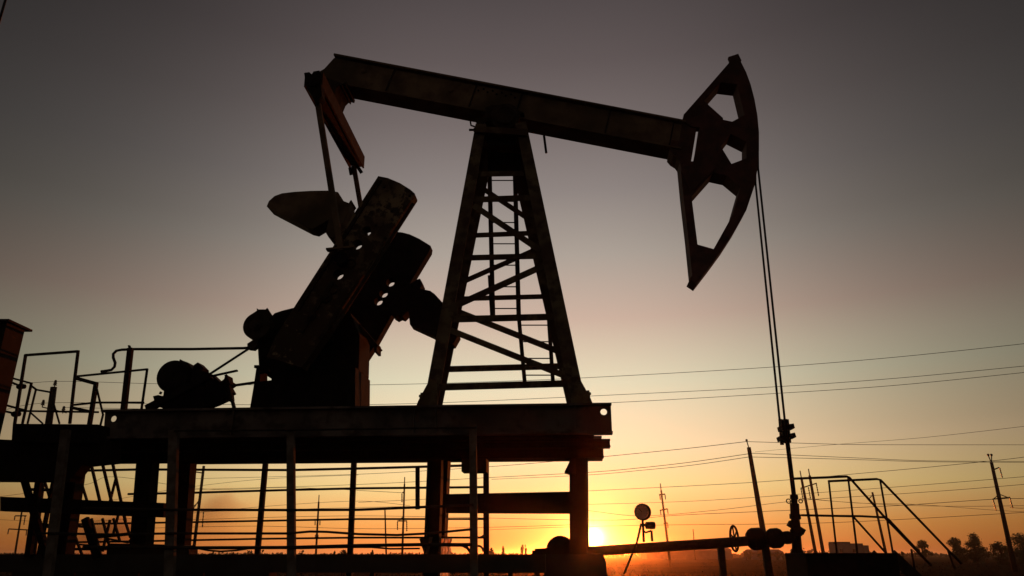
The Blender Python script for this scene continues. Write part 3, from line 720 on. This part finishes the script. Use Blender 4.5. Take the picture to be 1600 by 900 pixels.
fl_(1182, 842, 15.5, 28); fl_(1211, 841, 14, 25); fl_(1230, 840, 9, 16)
m_.build('pipe_flange', 'dark', wh)
m_ = MB()
c = P(1147.5, 841.5, 1.5); axw = (UX * .86 - WX * .5 + Vector((0, 0, .0))).normalized()
m_.torus(c, axw, px(17.5), px(1.6), 30, 6)
sd = axw.cross(Vector((0, 0, 1))).normalized()
for t in (.35, 1.4, 2.45): v = (sd * math.cos(t) + Vector((0, 0, 1)) * math.sin(t)) * px(17); m_.tube([c - v, c + v], px(1.1), 6)
m_.tube([c, c + UX * px(10) + WX * .05], px(2)); m_.build('handwheel', 'rust', wh)
m_ = MB()
for x, yb in ((1126, 862), (1196, 862)):
    p_ = P(x, 852, 1.6); m_.bar(p_, Vector((p_.x, p_.y, .01)), .09, .09).cut()
m_.build('pipe_support', 'rust', wh)
# valve body at the stand end of the pipe
m_ = MB(); m_.lathe(P(876, 861, 1.2) , WX, [(0, px(12)), (.05, px(21)), (.3, px(21)), (.35, px(12))], 26)
m_.bar(P(832, 866, 1.3), P(880, 862, 1.3), .1, .2); m_.bar(P(836, 861, 1.3), P(862, 859, 1.3), .06, .2)
m_.build('valve_body', 'rust', wh)
# well cellar box under the column
m_ = MB(); slabp(m_, [(852, 866), (943, 866), (947, 880), (950, 920), (848, 920)], 1.0, 1.9)
a0 = UZ(P(850, 900, 1.0))[0]; a1 = UZ(P(948, 900, 1.0))[0]
m_.slab([[(a0, .01), (a1, .01), (a1, 1.2), (a0, 1.2)]], 1.02, 1.88)
o = m_.build('concrete_footing', 'conc'); tag(o, 'blocky concrete footing under the right column, beside the low sun', 'footing')
# pressure gauge
pg = MB(); c = P(1004, 800, 1.5)
gax = -(WX * .93 + UX * .36).normalized()
pg.lathe(c - gax * .05, gax, [(0, px(10)), (.01, px(12)), (.07, px(12)), (.085, px(10.6))], 26)
pgo = pg.build('gauge_housing', 'dark', wh)
pg = MB(); pg.lathe(c + gax * .036, gax, [(0, px(10)), (.002, px(10))], 26); dl = pg.build('gauge_dial', 'dial', pgo)
pg = MB()
for k in range(11): t = R(225 - 27 * k); s1 = gax.cross(Vector((0, 0, 1))).normalized(); v = -s1 * math.cos(t) + Vector((0, 0, 1)) * math.sin(t); pg.bar(c + gax * .041 + v * px(7.6), c + gax * .041 + v * px(9.2), .006, .002, gax)
v = -s1 * math.cos(R(130)) + Vector((0, 0, 1)) * math.sin(R(130)); pg.bar(c + gax * .042, c + gax * .042 + v * px(7), .008, .002, gax)
pg.build('gauge_marks', 'cable', pgo)
pg = MB()
pg.tube([P(1004, 811, 1.5), P(1005, 826, 1.5), P(1006, 847, 1.5)], .018)
pg.tube([P(1002, 818, 1.5), P(995, 848, 1.5), P(975, 897, 1.5)], .016)
pg.tube([P(1004, 828, 1.5), P(1009, 832, 1.5), P(1016, 830, 1.5), P(1018, 829, 1.5)], .014); pg.tube([P(1018, 829, 1.5), P(1019, 846, 1.5)], .018)
pg.tube([P(1005, 820, 1.5), P(1010, 821, 1.5)], .02)
pg.build('gauge_stem', 'dark', wh)
pg = MB(); pg.lathe(P(1008, 821, 1.5), UX, [(0, px(3)), (.01, px(5)), (.1, px(5.5)), (.14, px(5)), (.15, px(3))], 18); pg.build('gauge_valve', 'dark', wh)

# ================================================================== WELL ACCESS PLATFORM with stairs
ap = empty('access_stairs', Q(1310, 868, 10).xy.to_3d(), 'steel stairs with double pipe handrails beside the wellhead at right', 'stairs')
x0, x1 = Q(1259, 866, 9.7).x, Q(1396, 866, 9.8).x
mb = MB(); mb.box((x0, 9.7, 0.01), (x1, 10.45, 1.6 + .015)); mb.build('well_platform', 'dark', ap, .01)
def rl(pts, D, r=.016, name='handrail'):
    mb = MB(); ps = [Q(x, y, D) for x, y in pts]; mb.tube(ps, r, 8); return mb.build(name, 'rust', ap)
DA, DB = 9.8, 10.25
rl([(1238, 748), (1290, 746), (1323, 744.5), (1327, 746), (1384, 810), (1455, 884)], DA, .0155)
rl([(1252, 805), (1300, 806), (1333, 807), (1386, 866)], DA, .014)
rl([(1294, 752), (1370, 748.5), (1376, 750), (1430, 806), (1480, 858), (1502, 881)], DB, .0155)
rl([(1303, 806), (1345, 806.5), (1383, 808.5), (1388, 811), (1436, 862)], DB, .014)
for a, b, D in (((1325, 745), (1340, 868), DA), ((1295, 752), (1308, 868), DB), ((1375, 749), (1396, 869), DB), ((1424, 858), (1430, 897), DA), ((1480, 857), (1492, 890), DB)):
    a_ = Q(*a, D); b_ = Q(*b, D); mb = MB(); mb.tube([a_, b_], .0135, 8); mb.build('handrail_post', 'rust', ap)
mb = MB()
s0 = Q(1392, 866, DA); s1 = Vector((s0.x + 1.5, s0.y, 0.05)); s2 = Vector((s0.x, 10.35, s0.z)); s3 = s2 + (s1 - s0)
mb.bar(s0, s1, .14, .03).cut(); mb.bar(s2, s3, .14, .03); mb.build('stringer', 'rust', ap)
for k in range(1, 7):
    p_ = s0.lerp(s1, k / 7); q_ = s2.lerp(s3, k / 7); mb = MB(); mb.bar(p_ + WX * 0, q_, .02, .2, (1, 0, 0)); mb.build('tread', 'rust', ap)

# ================================================================== UTILITY POLES
def arm(mb, A_, B_, t=.07): mb.bar(A_, B_, t, t)
GRP = 'utility poles across the field'
def pole(top, bot, D, wt, wb, label, arms=(), tips='two', m='wood', strut=None):
    a = Q(*top, D); b0 = Q(*bot, D); b = ext_down(a, b0, 0.0)
    e = empty('utility_pole', b, label, 'utility pole', GRP)
    r0, r1 = wt * D / F / 2, wb * D / F / 2
    mb = MB(); k = (a.z - b.z) / (a.z - b0.z); mb.tube([a, b], [r0, r0 + (r1 - r0) * k], 10); mb.build('shaft', m, e)
    u = D / F                      # metres per pixel out there
    if tips:
        mb = MB(); lean = (a - b).normalized()
        offs = {'two': (-2.5, 2.5), 'one': (-1.5,), 'thin': (0,)}[tips]
        for o_ in offs: mb.tube([a - lean * u * 2, a + lean * u * 10 + Vector((o_ * u, 0, 0))], u * .8, 6); 
        if tips != 'thin':
            for o_ in offs: c = a + lean * u * 9 + Vector((o_ * u, 0, 0)); mb.lathe(c, lean, [(0, u * 1.2), (u * 2, u * 2.0), (u * 3.5, u * 1.2)], 8)
        mb.build('insulator_spike', 'porcelain', e)
    for (x0_, y0_), (x1_, y1_), hang in arms:
        A_ = Q(x0_, y0_, D); B_ = Q(x1_, y1_, D); mb = MB(); mb.bar(A_, B_, u * 1.7, u * 1.7); ca = mb.build('crossarm', 'rust', e)
        for hx_, hy_, ln in hang:
            c = Q(hx_, hy_, D); mb = MB(); sg = 5
            prof = []
            for s_ in range(sg): z0_ = s_ * ln * u / sg; prof += [(z0_, u * .45), (z0_ + ln * u / sg * .3, u * 1.0), (z0_ + ln * u / sg * .6, u * 1.0), (z0_ + ln * u / sg * .95, u * .45)]
            mb.lathe(c, (.06, 0, -1), prof, 8); mb.build('insulator', 'porcelain', ca)
    if strut:
        mb = MB()
        for s_, t_ in strut: mb.tube([Q(*s_, D), Q(*t_, D)], u * .7, 6)
        mb.build('strut', 'rust', e)
    return e
pole((1549, 722), (1581, 868), 75, 4.5, 7, 'tall pole with forked top and two crossarms, farthest right',
     [((1552, 734), (1561, 730.5), [(1562, 731, 15)]), ((1551, 780), (1578, 777), [(1552, 781, 16), (1578, 778, 15)])], 'two', strut=[((1561, 772), (1574, 777)), ((1562, 772), (1553, 779))])
pole((1170, 699), (1192, 828), 40, 6, 8.5, 'thick bare dark pole standing left of the pump rod', [], 'one', 'wood')
pole((1252, 746), (1275, 868), 85, 3.6, 5, 'left pole of the paired poles behind the wellhead', [((1251, 763), (1276, 755), [(1251.5, 763, 17), (1263, 761, 17), (1275.5, 756, 18)])], 'thin')
pole((1265, 743), (1287, 868), 85, 3.8, 5.2, 'right pole of the paired poles behind the wellhead', [], 'thin')
pole((1363, 769), (1385, 868), 105, 2.8, 4.2, 'plain short pole seen between the stair handrails', [], None, strut=[((1363, 774), (1358, 779))])
pole((1033, 766), (1043, 846), 100, 2.6, 3.6, 'slim pole with three small crossarms standing behind the pressure gauge', [((1030, 773), (1039, 772), [(1031, 773.5, 7), (1039, 773, 7)]), ((1031, 797.5), (1043, 795), [(1032, 797.5, 7), (1043, 795.5, 7)]), ((1037, 818), (1043, 817), [(1043, 817.5, 7)])], 'thin')
pole((1083, 827), (1085.5, 862), 240, 1.3, 1.6, 'tiny distant pole above the long pipe', [], None)
pole((632, 756), (628.5, 868), 95, 2.4, 3.4, 'slim pole with angled braces seen left of the inner column', [((629, 770), (632, 768), [(628, 771, 13)]), ((621, 814), (636, 814), [(621, 815, 12), (635.5, 815, 14)])], 'thin', strut=[((624, 813), (631, 806))])
pole((498, 784), (493.5, 868), 120, 2.6, 3.2, 'small pole with pale pointed tip between the middle fence posts', [((492, 813), (500, 812), [(492.5, 813, 7), (500, 812, 8)]), ((493, 836), (497, 836), [(493, 836, 5), (497, 836, 5)])], 'thin')
pole((601.5, 797), (603.5, 868), 130, 2.0, 2.6, 'plain thin pole without crossarms behind the stand', [], None)
pole((318.5, 728), (301.5, 868), 80, 4, 5, 'pole with long crossarms seen left of the leaning fence post', [((306, 737.5), (316, 739), [(304, 741, 19)]), ((295, 797), (319, 798), [(318, 800, 22)])], None, strut=[((302, 795), (310, 783)), ((296, 796), (309, 786))])
pole((34, 800), (23, 868), 140, 2.4, 3, 'far left pole with two wide hooked crossarms', [((24, 806), (41, 806), [(23.5, 806, 6), (39.5, 806, 13)]), ((14, 826.5), (43, 828), [(13.5, 827, 7), (42, 828, 8)])], None)
pole((84, 605), (68, 720), 34, 9.5, 12, 'thick concrete pole rising behind the left railings', [((66, 636), (104, 645), []), ], None, 'wood')
# pin insulators of the thick left pole
pe = [o for o in bpy.data.objects if o.get('label', '').startswith('thick concrete pole')][0]
for x, y in ((85, 597), (66, 628), (98, 638)):
    c = Q(x, y + 8, 34); mb = MB(); u = 34 / F
    mb.lathe(c, (0, 0, 1), [(0, u * .8), (u * 3, u * .8), (u * 3.1, u * 3.2), (u * 5.5, u * 1.7), (u * 6, u * 3), (u * 8.5, u * 1.6), (u * 9, u * 2.4), (u * 11.5, u * 1.2)], 10)
    mb.build('insulator', 'porcelain', pe)

# ================================================================== OVERHEAD WIRES
WG = 'overhead wires crossing the sky'
def wire(pts, D0, D1, label, wpx=.75):
    n = len(pts); x0_, x1_ = pts[0][0], pts[-1][0]; ps = []
    # smooth through the measured points
    def cr_(p0, p1, p2, p3, t): return .5 * ((2 * p1) + (-p0 + p2) * t + (2 * p0 - 5 * p1 + 4 * p2 - p3) * t * t + (-p0 + 3 * p1 - 3 * p2 + p3) * t ** 3)
    v = [Vector(p) for p in pts]; rr = []
    for i in range(n - 1):
        for k in range(8):
            q_ = cr_(v[max(i - 1, 0)], v[i], v[i + 1], v[min(i + 2, n - 1)], k / 8)
            f_ = (q_.x - x0_) / (x1_ - x0_); D = 1 / ((1 - f_) / D0 + f_ / D1); ps.append(Q(q_.x, q_.y, D)); rr.append(wpx * D / F / 2)
    ps.append(Q(*pts[-1], D1)); rr.append(wpx * D1 / F / 2)
    if pts[-1][0] >= 1600: ps.append(ps[-1] + (ps[-1] - ps[-2]).normalized() * 45)
    if pts[0][0] <= 0: ps.insert(0, ps[0] + (ps[0] - ps[1]).normalized() * 45)
    m = MB(); m.tube(ps, sum(rr) / len(rr), 5); o = m.build('overhead_wire', 'cable'); tag(o, label, 'wire', WG); return o
wire([(-10, 606), (85, 596), (240, 599.5), (420, 601.5), (580, 601.3), (750, 597), (920, 590), (1200, 574), (1400, 558), (1610, 536)], 37, 27, 'highest wire, rising right from the thick left pole past the tower')
wire([(-10, 646), (66, 630), (240, 631), (420, 632.5), (580, 632), (720, 628), (960, 617), (1200, 605), (1400, 591), (1610, 571)], 37, 28, 'second highest wire, crossing right of the tower foot')
wire([(98, 636.5), (240, 639), (420, 639), (580, 637), (800, 635), (960, 629), (1200, 615.5), (1400, 602), (1610, 581)], 37, 28, 'third highest wire, just under its close twin')
wire([(300, 748), (560, 741), (767, 729), (885, 719), (1000, 708), (1080, 700), (1166, 690)], 70, 40, 'wire rising to the tip of the thick bare pole from the left')
wire([(1166, 690), (1235, 692), (1330, 694.5), (1450, 695), (1610, 695)], 40, 50, 'wire leaving the tip of the thick bare pole to the right')
wire([(300, 765), (560, 757), (768, 746), (920, 738), (1000, 731), (1080, 722), (1170, 709)], 70, 40, 'wire reaching the thick bare pole below its tip from the left')
wire([(768, 749), (920, 742), (1000, 735), (1080, 727), (1170, 714)], 60, 40, 'lowest wire reaching the thick bare pole from the left')
wire([(1173, 708), (1260, 712), (1350, 716), (1450, 720), (1610, 721)], 40, 50, 'wire leaving the thick bare pole below its tip to the right')
wire([(1173, 714), (1260, 716), (1350, 718.5), (1450, 721.5), (1610, 722.5)], 40, 50, 'lowest wire leaving the thick bare pole to the right')
wire([(1180, 706), (1300, 695), (1450, 683), (1610, 665)], 60, 40, 'faint wire rising rightwards above the rod and stairs', .5)
wire([(560, 785), (765, 775), (920, 767), (1120, 757), (1235, 749.5), (1340, 740), (1450, 730), (1560, 719), (1610, 713)], 90, 70, 'long wire climbing right to the fork of the farthest right pole', .7)
wire([(870, 789), (1000, 786), (1120, 781), (1290, 769), (1450, 757), (1610, 744)], 100, 72, 'wire passing behind the paired poles and rising right', .6)
wire([(300, 800), (560, 793), (760, 790), (900, 820 - 24), (1000, 806), (1120, 797), (1250, 782), (1400, 772), (1500, 765), (1610, 756)], 110, 74, 'wire passing just above the pressure gauge and rising right', .6)
wire([(300, 812), (560, 806), (880, 812), (980, 812), (1060, 805), (1240, 797), (1400, 790), (1552, 780), (1610, 779)], 110, 75, 'wire to the lower crossarm of the farthest right pole', .7)
wire([(1250, 778), (1300, 783), (1400, 789), (1500, 791), (1610, 790)], 85, 85, 'sagging wire from the paired poles to the right edge', .6)
wire([(1262, 779), (1340, 786), (1430, 788), (1552, 797), (1610, 800)], 85, 80, 'lower sagging wire from the paired poles to the right edge', .5)
wire([(760, 828), (900, 823), (1060, 820), (1250, 818), (1400, 812), (1610, 800)], 130, 90, 'low wire running behind the handwheel toward the right', .6)
wire([(240, 825), (400, 822), (560, 826), (700, 825), (800, 823), (890, 820)], 120, 110, 'low wire seen through the stand between its columns', .6)
wire([(0, 776), (130, 758), (180, 745), (320, 764), (460, 762), (630, 770)], 120, 95, 'wire seen through the stand at upper left', .6)
wire([(130, 790), (250, 768), (320, 758), (420, 748), (560, 742)], 100, 80, 'wire slanting upward behind the left columns', .5)
wire([(640, 790), (560, 783), (430, 790), (320, 800), (130, 815), (0, 812)][::-1], 120, 95, 'wire crossing the left openings of the stand', .5)
wire([(1578, 793), (1595, 794), (1620, 793)], 75, 74, 'short wire from the hanging insulator at the right edge', .7)
cable_thing('stay_wire', [Q(-6, 50, 6), Q(12, -12, 6)], .012, 'short dark stay cable crossing the upper left corner', 'cable')

# ================================================================== FAR BUILDINGS
hb = empty('flat_roofed_house', Q(1330, 868, 180).xy.to_3d(), 'pale flat roofed building on the horizon behind the stairs', 'building')
def fb(mb, x0_, x1_, yt, D, dep, y_b=None):
    a = Q(x0_, yt, D); b = Q(x1_, yt, D); mb.box((a.x, D, 0.0), (b.x, D + dep, a.z)); return a, b
mb = MB(); fb(mb, 1305, 1348, 849, 180, 4); wl = mb.build('wall', 'wall', hb)
mb = MB(); fb(mb, 1349, 1357, 852, 180.5, 3); mb.build('annex', 'wall', hb)
mb = MB(); a = Q(1303, 849, 180); b = Q(1330, 849, 180); mb.box((a.x, 180.5, a.z), (b.x, 183, a.z + .35)); mb.build('roof', 'roofm', hb)
for k in range(2):
    mb = MB(); xw = Q(1314 + k * 20, 855, 180); mb.box((xw.x - .35, 179.95, 2.0), (xw.x + .35, 180.05, 2.7)); mb.build('window', 'glass', hb)
for nm_, x0_, x1_, yt, D, lab in (('long_shed', 1040, 1143, 858.5, 260, 'long low dark shed on the horizon under the pipe'), ('low_shed', 1176, 1224, 861.5, 240, 'low pale shed between the pipe and the wellhead'), ('distant_house', 1010, 1034, 862, 300, 'small distant building left of the long shed')):
    e = empty(nm_, Q((x0_ + x1_) / 2, 868, D).xy.to_3d(), lab, 'building')
    mb = MB(); a, b = fb(mb, x0_, x1_, yt + 1.5, D, 10); mb.build('wall', 'wall', e)
    mb = MB(); h_ = a.z; mb.add([(a.x - .3, D - .3, h_), (b.x + .3, D - .3, h_), (b.x + .3, D + 10.3, h_), (a.x - .3, D + 10.3, h_), (a.x - .3, D + 5, h_ + .9), (b.x + .3, D + 5, h_ + .9)],
                                [[0, 1, 5, 4], [3, 4, 5, 2], [0, 4, 3], [1, 2, 5], [0, 3, 2, 1]]); mb.build('roof', 'roofm', e)

# ================================================================== TREES AND SHRUBS
def leafy(mb, c, rx, rz, n, s):
    for _ in range(n):
        while True:
            p = Vector((random.uniform(-1, 1), random.uniform(-1, 1), random.uniform(-1, 1)))
            if p.length < 1: break
        p = p * (.55 + .45 * random.random()); p = Vector((p.x * rx, p.y * rx, p.z * rz)) + c
        a = Vector((random.gauss(0, 1), random.gauss(0, 1), random.gauss(0, 1))).normalized(); b = a.orthogonal().normalized(); q_ = s * random.uniform(.6, 1.4)
        mb.add([p - a * q_, p + b * q_ * .5, p + a * q_, p - b * q_ * .5], [[0, 1, 2, 3]])
def tree(x, ytop, wpx, D, label, name='field_tree', cat='tree', group='trees on the horizon', ragged=1.0, n=13, crown0=.12, per=70):
    top = Q(x, ytop, D); H = top.z; Rw = wpx * D / F / 2 * 1.15; base_ = Vector((top.x, D, 0))
    e = empty(name, base_, label, cat, group)
    tr_ = MB(); bend = Vector((random.uniform(-.1, .1) * H, 0, 0))
    tr_.tube([base_, base_ + Vector((0, 0, H * .35)) + bend * .3, base_ + Vector((0, 0, H * .8)) + bend], [H * .035, H * .025, H * .008], 7)
    cr_ = MB(); s = max(D / F * 1.3, .05)
    for k in range(n):
        a = random.uniform(0, 6.28); zz = random.uniform(crown0, .88); wprof = math.sin(min(1, (zz - crown0 + .12) / (1.05 - crown0)) * math.pi) ** .6
        rr = Rw * wprof * random.uniform(.05, .72) * ragged
        c = base_ + Vector((math.cos(a) * rr, math.sin(a) * rr, zz * H))
        tr_.tube([base_ + Vector((0, 0, H * zz * .55)) + bend * zz * .5, c], [H * .012, H * .004], 5)
        leafy(cr_, c, Rw * random.uniform(.3, .52), H * random.uniform(.12, .21), int(per * 1.7), s * 1.05)
    leafy(cr_, base_ + Vector((0, 0, H * .95)), Rw * .2, H * .05, per // 3, s)
    tr_.build('trunk', 'bark', e); cr_.build('crown', 'leaf', e); return e
tree(1439, 843, 24, 150, 'small round tree seen through the lower stair rails', crown0=.3)
tree(1491, 839, 29, 140, 'left tree of the close pair right of the stairs', n=26, crown0=.05)
tree(1519, 833, 34, 140, 'taller right tree of the close pair right of the stairs', n=30, crown0=.05)
tree(1560, 846, 40, 130, 'ragged tree just left of the farthest right pole', n=20, crown0=.05)
tree(1593, 831, 54, 125, 'large tree cut by the right edge of the picture', n=36, crown0=.05)
tree(1409, 862, 10, 170, 'tiny bush between the handrails on the horizon', 'bush', 'bush', 'bushes on the horizon', n=6, crown0=.08)
tree(1628, 838, 40, 130, 'tree beyond the right edge, barely in the picture', n=14)
for i, (x, y, wp, D, lab) in enumerate([(1165, 862, 9, 220, 'low bush left of the round pipe flanges'), (1172, 860, 10, 215, 'pointed bush under the left pipe flange'), (1187, 858, 18, 200, 'broad bush under the two pipe flanges'), (1199, 860, 12, 205, 'bush right under the right pipe flange'),
        (1214, 861, 12, 210, 'bush between flanges and wellhead'), (1223, 863, 8, 220, 'smallest bush just left of the wellhead'), (333, 861, 14, 60, 'leafy weed left of the leaning fence post'), (411, 858, 13, 45, 'spiky weed at the foot of the leaning fence post'),
        (388, 860, 26, 60, 'rounded bush beside the leaning fence post'), (474, 859, 16, 60, 'bush right of the middle front fence post'), (537, 858, 22, 60, 'bush left of the right leaning fence post'), (548, 855, 9, 60, 'narrow bush touching the right leaning fence post'), (523, 861, 6, 70, 'tiny upright bush beside the right leaning post'),
        (582, 860, 7, 80, 'tiny dark bush left of the plain thin pole'), (768, 856, 14, 90, 'bush right of the looped hose'), (786, 853, 5, 130, 'slim upright bush right of the hose'), (816, 852, 5, 150, 'left slim sapling near the round valve'), (821, 851, 5, 150, 'right slim sapling near the round valve'),
        (365, 864, 9, 90, 'faint low bush at the left openings'), (655, 863, 10, 100, 'low bush behind the bearing block')]):
    tree(x, y, wp, D, lab, 'bush', 'bush', 'bushes on the horizon', n=9, crown0=.15, per=45)
# far tree belt: a low uneven mass along the horizon
mb = MB()
for k in range(5200):
    x = random.uniform(-60, 1660); D = random.uniform(420, 560)
    hh_ = 1.6 + (2.4 + 1.7 * math.sin(x * .021) + 1.3 * math.sin(x * .07 + 2) + .9 * math.sin(x * .19)) * random.uniform(.0, 1.0) * (.2 if x < 1230 else .7)
    p_ = Q(x, 867, D); s = random.uniform(.5, 1.1)
    c = Vector((p_.x, D, random.uniform(.2, max(.5, hh_)))); a = random.uniform(0, 3.14)
    v = Vector((math.cos(a) * s, math.sin(a) * s, random.uniform(-.4, .4))); w_ = Vector((random.uniform(-.3, .3), 0, s))
    mb.add([c - v, c + w_ * .8, c + v, c - w_ * .8], [[0, 1, 2, 3]])
o = mb.build('far_tree_belt', 'leaf'); tag(o, 'low uneven band of far vegetation along the whole horizon', 'vegetation', None, 'stuff')
# rough dry grass over the field
mb = MB()
for k in range(16000):
    D = 14 * (12 ** random.random()); x = random.uniform(-.75, .8) * D; h_ = random.uniform(.05, .2) * (1.6 if (math.sin(x * .13) + math.sin(D * .11 + x * .05)) > .9 else 1)
    a = random.uniform(0, 3.14); s = .02 + D * .0006; v = Vector((math.cos(a) * s, math.sin(a) * s, 0)); t = Vector((random.gauss(0, .07), random.gauss(0, .07), h_))
    c = Vector((x, D, -.03)); mb.add([c - v, c + v, c + t], [[0, 1, 2]])
o = mb.build('dry_grass', 'grass'); tag(o, 'rough dry grass and scrub covering the dark field', 'grass', None, 'stuff')
# dry weed stalks in the lit ground near the gauge leg
mb = MB()
for x, y in ((1004, 880), (1008, 884)):
    b = Q(x, 903, 30); b.z = 0; t = Q(x, y, 30); mb.tube([b, t], [.012, .004], 5)
    for k in range(9):
        f_ = .45 + .06 * k; c = b.lerp(t, f_); s = random.choice((-1, 1)); mb.tube([c, c + Vector((s * random.uniform(.08, .2), random.uniform(-.05, .05), random.uniform(.03, .16)))], .006, 4)
o = mb.build('dry_weed', 'bark'); tag(o, 'dry branching weed standing right of the footing', 'weed')

# ================================================================== HAZE AND SMOKE
def volume_box(name, lo, hi, dens, col, aniso, label, cat):
    mb = MB(); mb.box(lo, hi)
    m = bpy.data.materials.new(name); m.use_nodes = True; t = m.node_tree; t.nodes.remove(t.nodes['Principled BSDF'])
    v = t.nodes.new('ShaderNodeVolumePrincipled'); v.inputs['Density'].default_value = dens; v.inputs['Color'].default_value = (*col, 1); v.inputs['Anisotropy'].default_value = aniso
    t.links.new(v.outputs[0], t.nodes['Material Output'].inputs['Volume'])
    o = mb.build(name, m); tag(o, label, cat, None, 'stuff'); return o, m, v
def smoke(name, x0, x1, y0, y1, D, dens, label):
    a = Q(x0, y1, D); b = Q(x1, y0, D); mb = MB(); c = (a + b) / 2
    bm = bmesh.new(); bmesh.ops.create_icosphere(bm, subdivisions=3, radius=1)
    rx, rz, ry = (b.x - a.x) / 2, (b.z - a.z) / 2, (b.x - a.x) / 2
    vs = [Vector((v.co.x * rx, v.co.y * ry, v.co.z * rz)) + c for v in bm.verts]; fs = [[v.index for v in f.verts] for f in bm.faces]; bm.free()
    mb.add(vs, fs, True)
    m = bpy.data.materials.new(name); m.use_nodes = True; t = m.node_tree; t.nodes.remove(t.nodes['Principled BSDF'])
    v = t.nodes.new('ShaderNodeVolumePrincipled'); v.inputs['Color'].default_value = (.85, .5, .34, 1); v.inputs['Absorption Color'].default_value = (.95, .25, .08, 1); v.inputs['Anisotropy'].default_value = .3
    tx = t.nodes.new('ShaderNodeTexCoord'); n = t.nodes.new('ShaderNodeTexNoise'); n.inputs['Scale'].default_value = .22; n.inputs['Detail'].default_value = 4
    t.links.new(tx.outputs['Object'], n.inputs['Vector'])
    ln = t.nodes.new('ShaderNodeVectorMath'); ln.operation = 'MULTIPLY'; ln.inputs[1].default_value = (1 / rx, 1 / ry, 1 / rz); t.links.new(tx.outputs['Object'], ln.inputs[0])
    l2 = t.nodes.new('ShaderNodeVectorMath'); l2.operation = 'LENGTH'; t.links.new(ln.outputs[0], l2.inputs[0])
    sb = t.nodes.new('ShaderNodeMath'); sb.operation = 'SUBTRACT'; t.links.new(n.outputs['Fac'], sb.inputs[0])
    m1 = t.nodes.new('ShaderNodeMath'); m1.operation = 'MULTIPLY'; m1.inputs[1].default_value = .62; t.links.new(l2.outputs['Value'], m1.inputs[0]); t.links.new(m1.outputs[0], sb.inputs[1])
    m2 = t.nodes.new('ShaderNodeMath'); m2.operation = 'MULTIPLY'; m2.use_clamp = False; m2.inputs[1].default_value = dens; t.links.new(sb.outputs[0], m2.inputs[0])
    m3 = t.nodes.new('ShaderNodeMath'); m3.operation = 'MAXIMUM'; m3.inputs[1].default_value = 0; t.links.new(m2.outputs[0], m3.inputs[0])
    t.links.new(m3.outputs[0], v.inputs['Density']); t.links.new(v.outputs[0], t.nodes['Material Output'].inputs['Volume'])
    o = mb.build(name, m); c0 = WL[o]
    me = o.data; off = c - c0
    for vv in me.vertices: vv.co -= off
    o.location = c; tag(o, label, 'smoke', None, 'stuff')
smoke('smoke', 60, 262, 785, 890, 150, .5, 'reddish brown smoke drifting low behind the left columns')
smoke('smoke', 262, 400, 745, 860, 150, .3, 'thin reddish smoke rising behind the left end of the fence')
volume_box('haze', (-3700, -3700, -1), (3700, 3700, 13.5), .00024, (.95, .9, .85), .94, 'thin dusty evening haze over the whole field', 'haze')
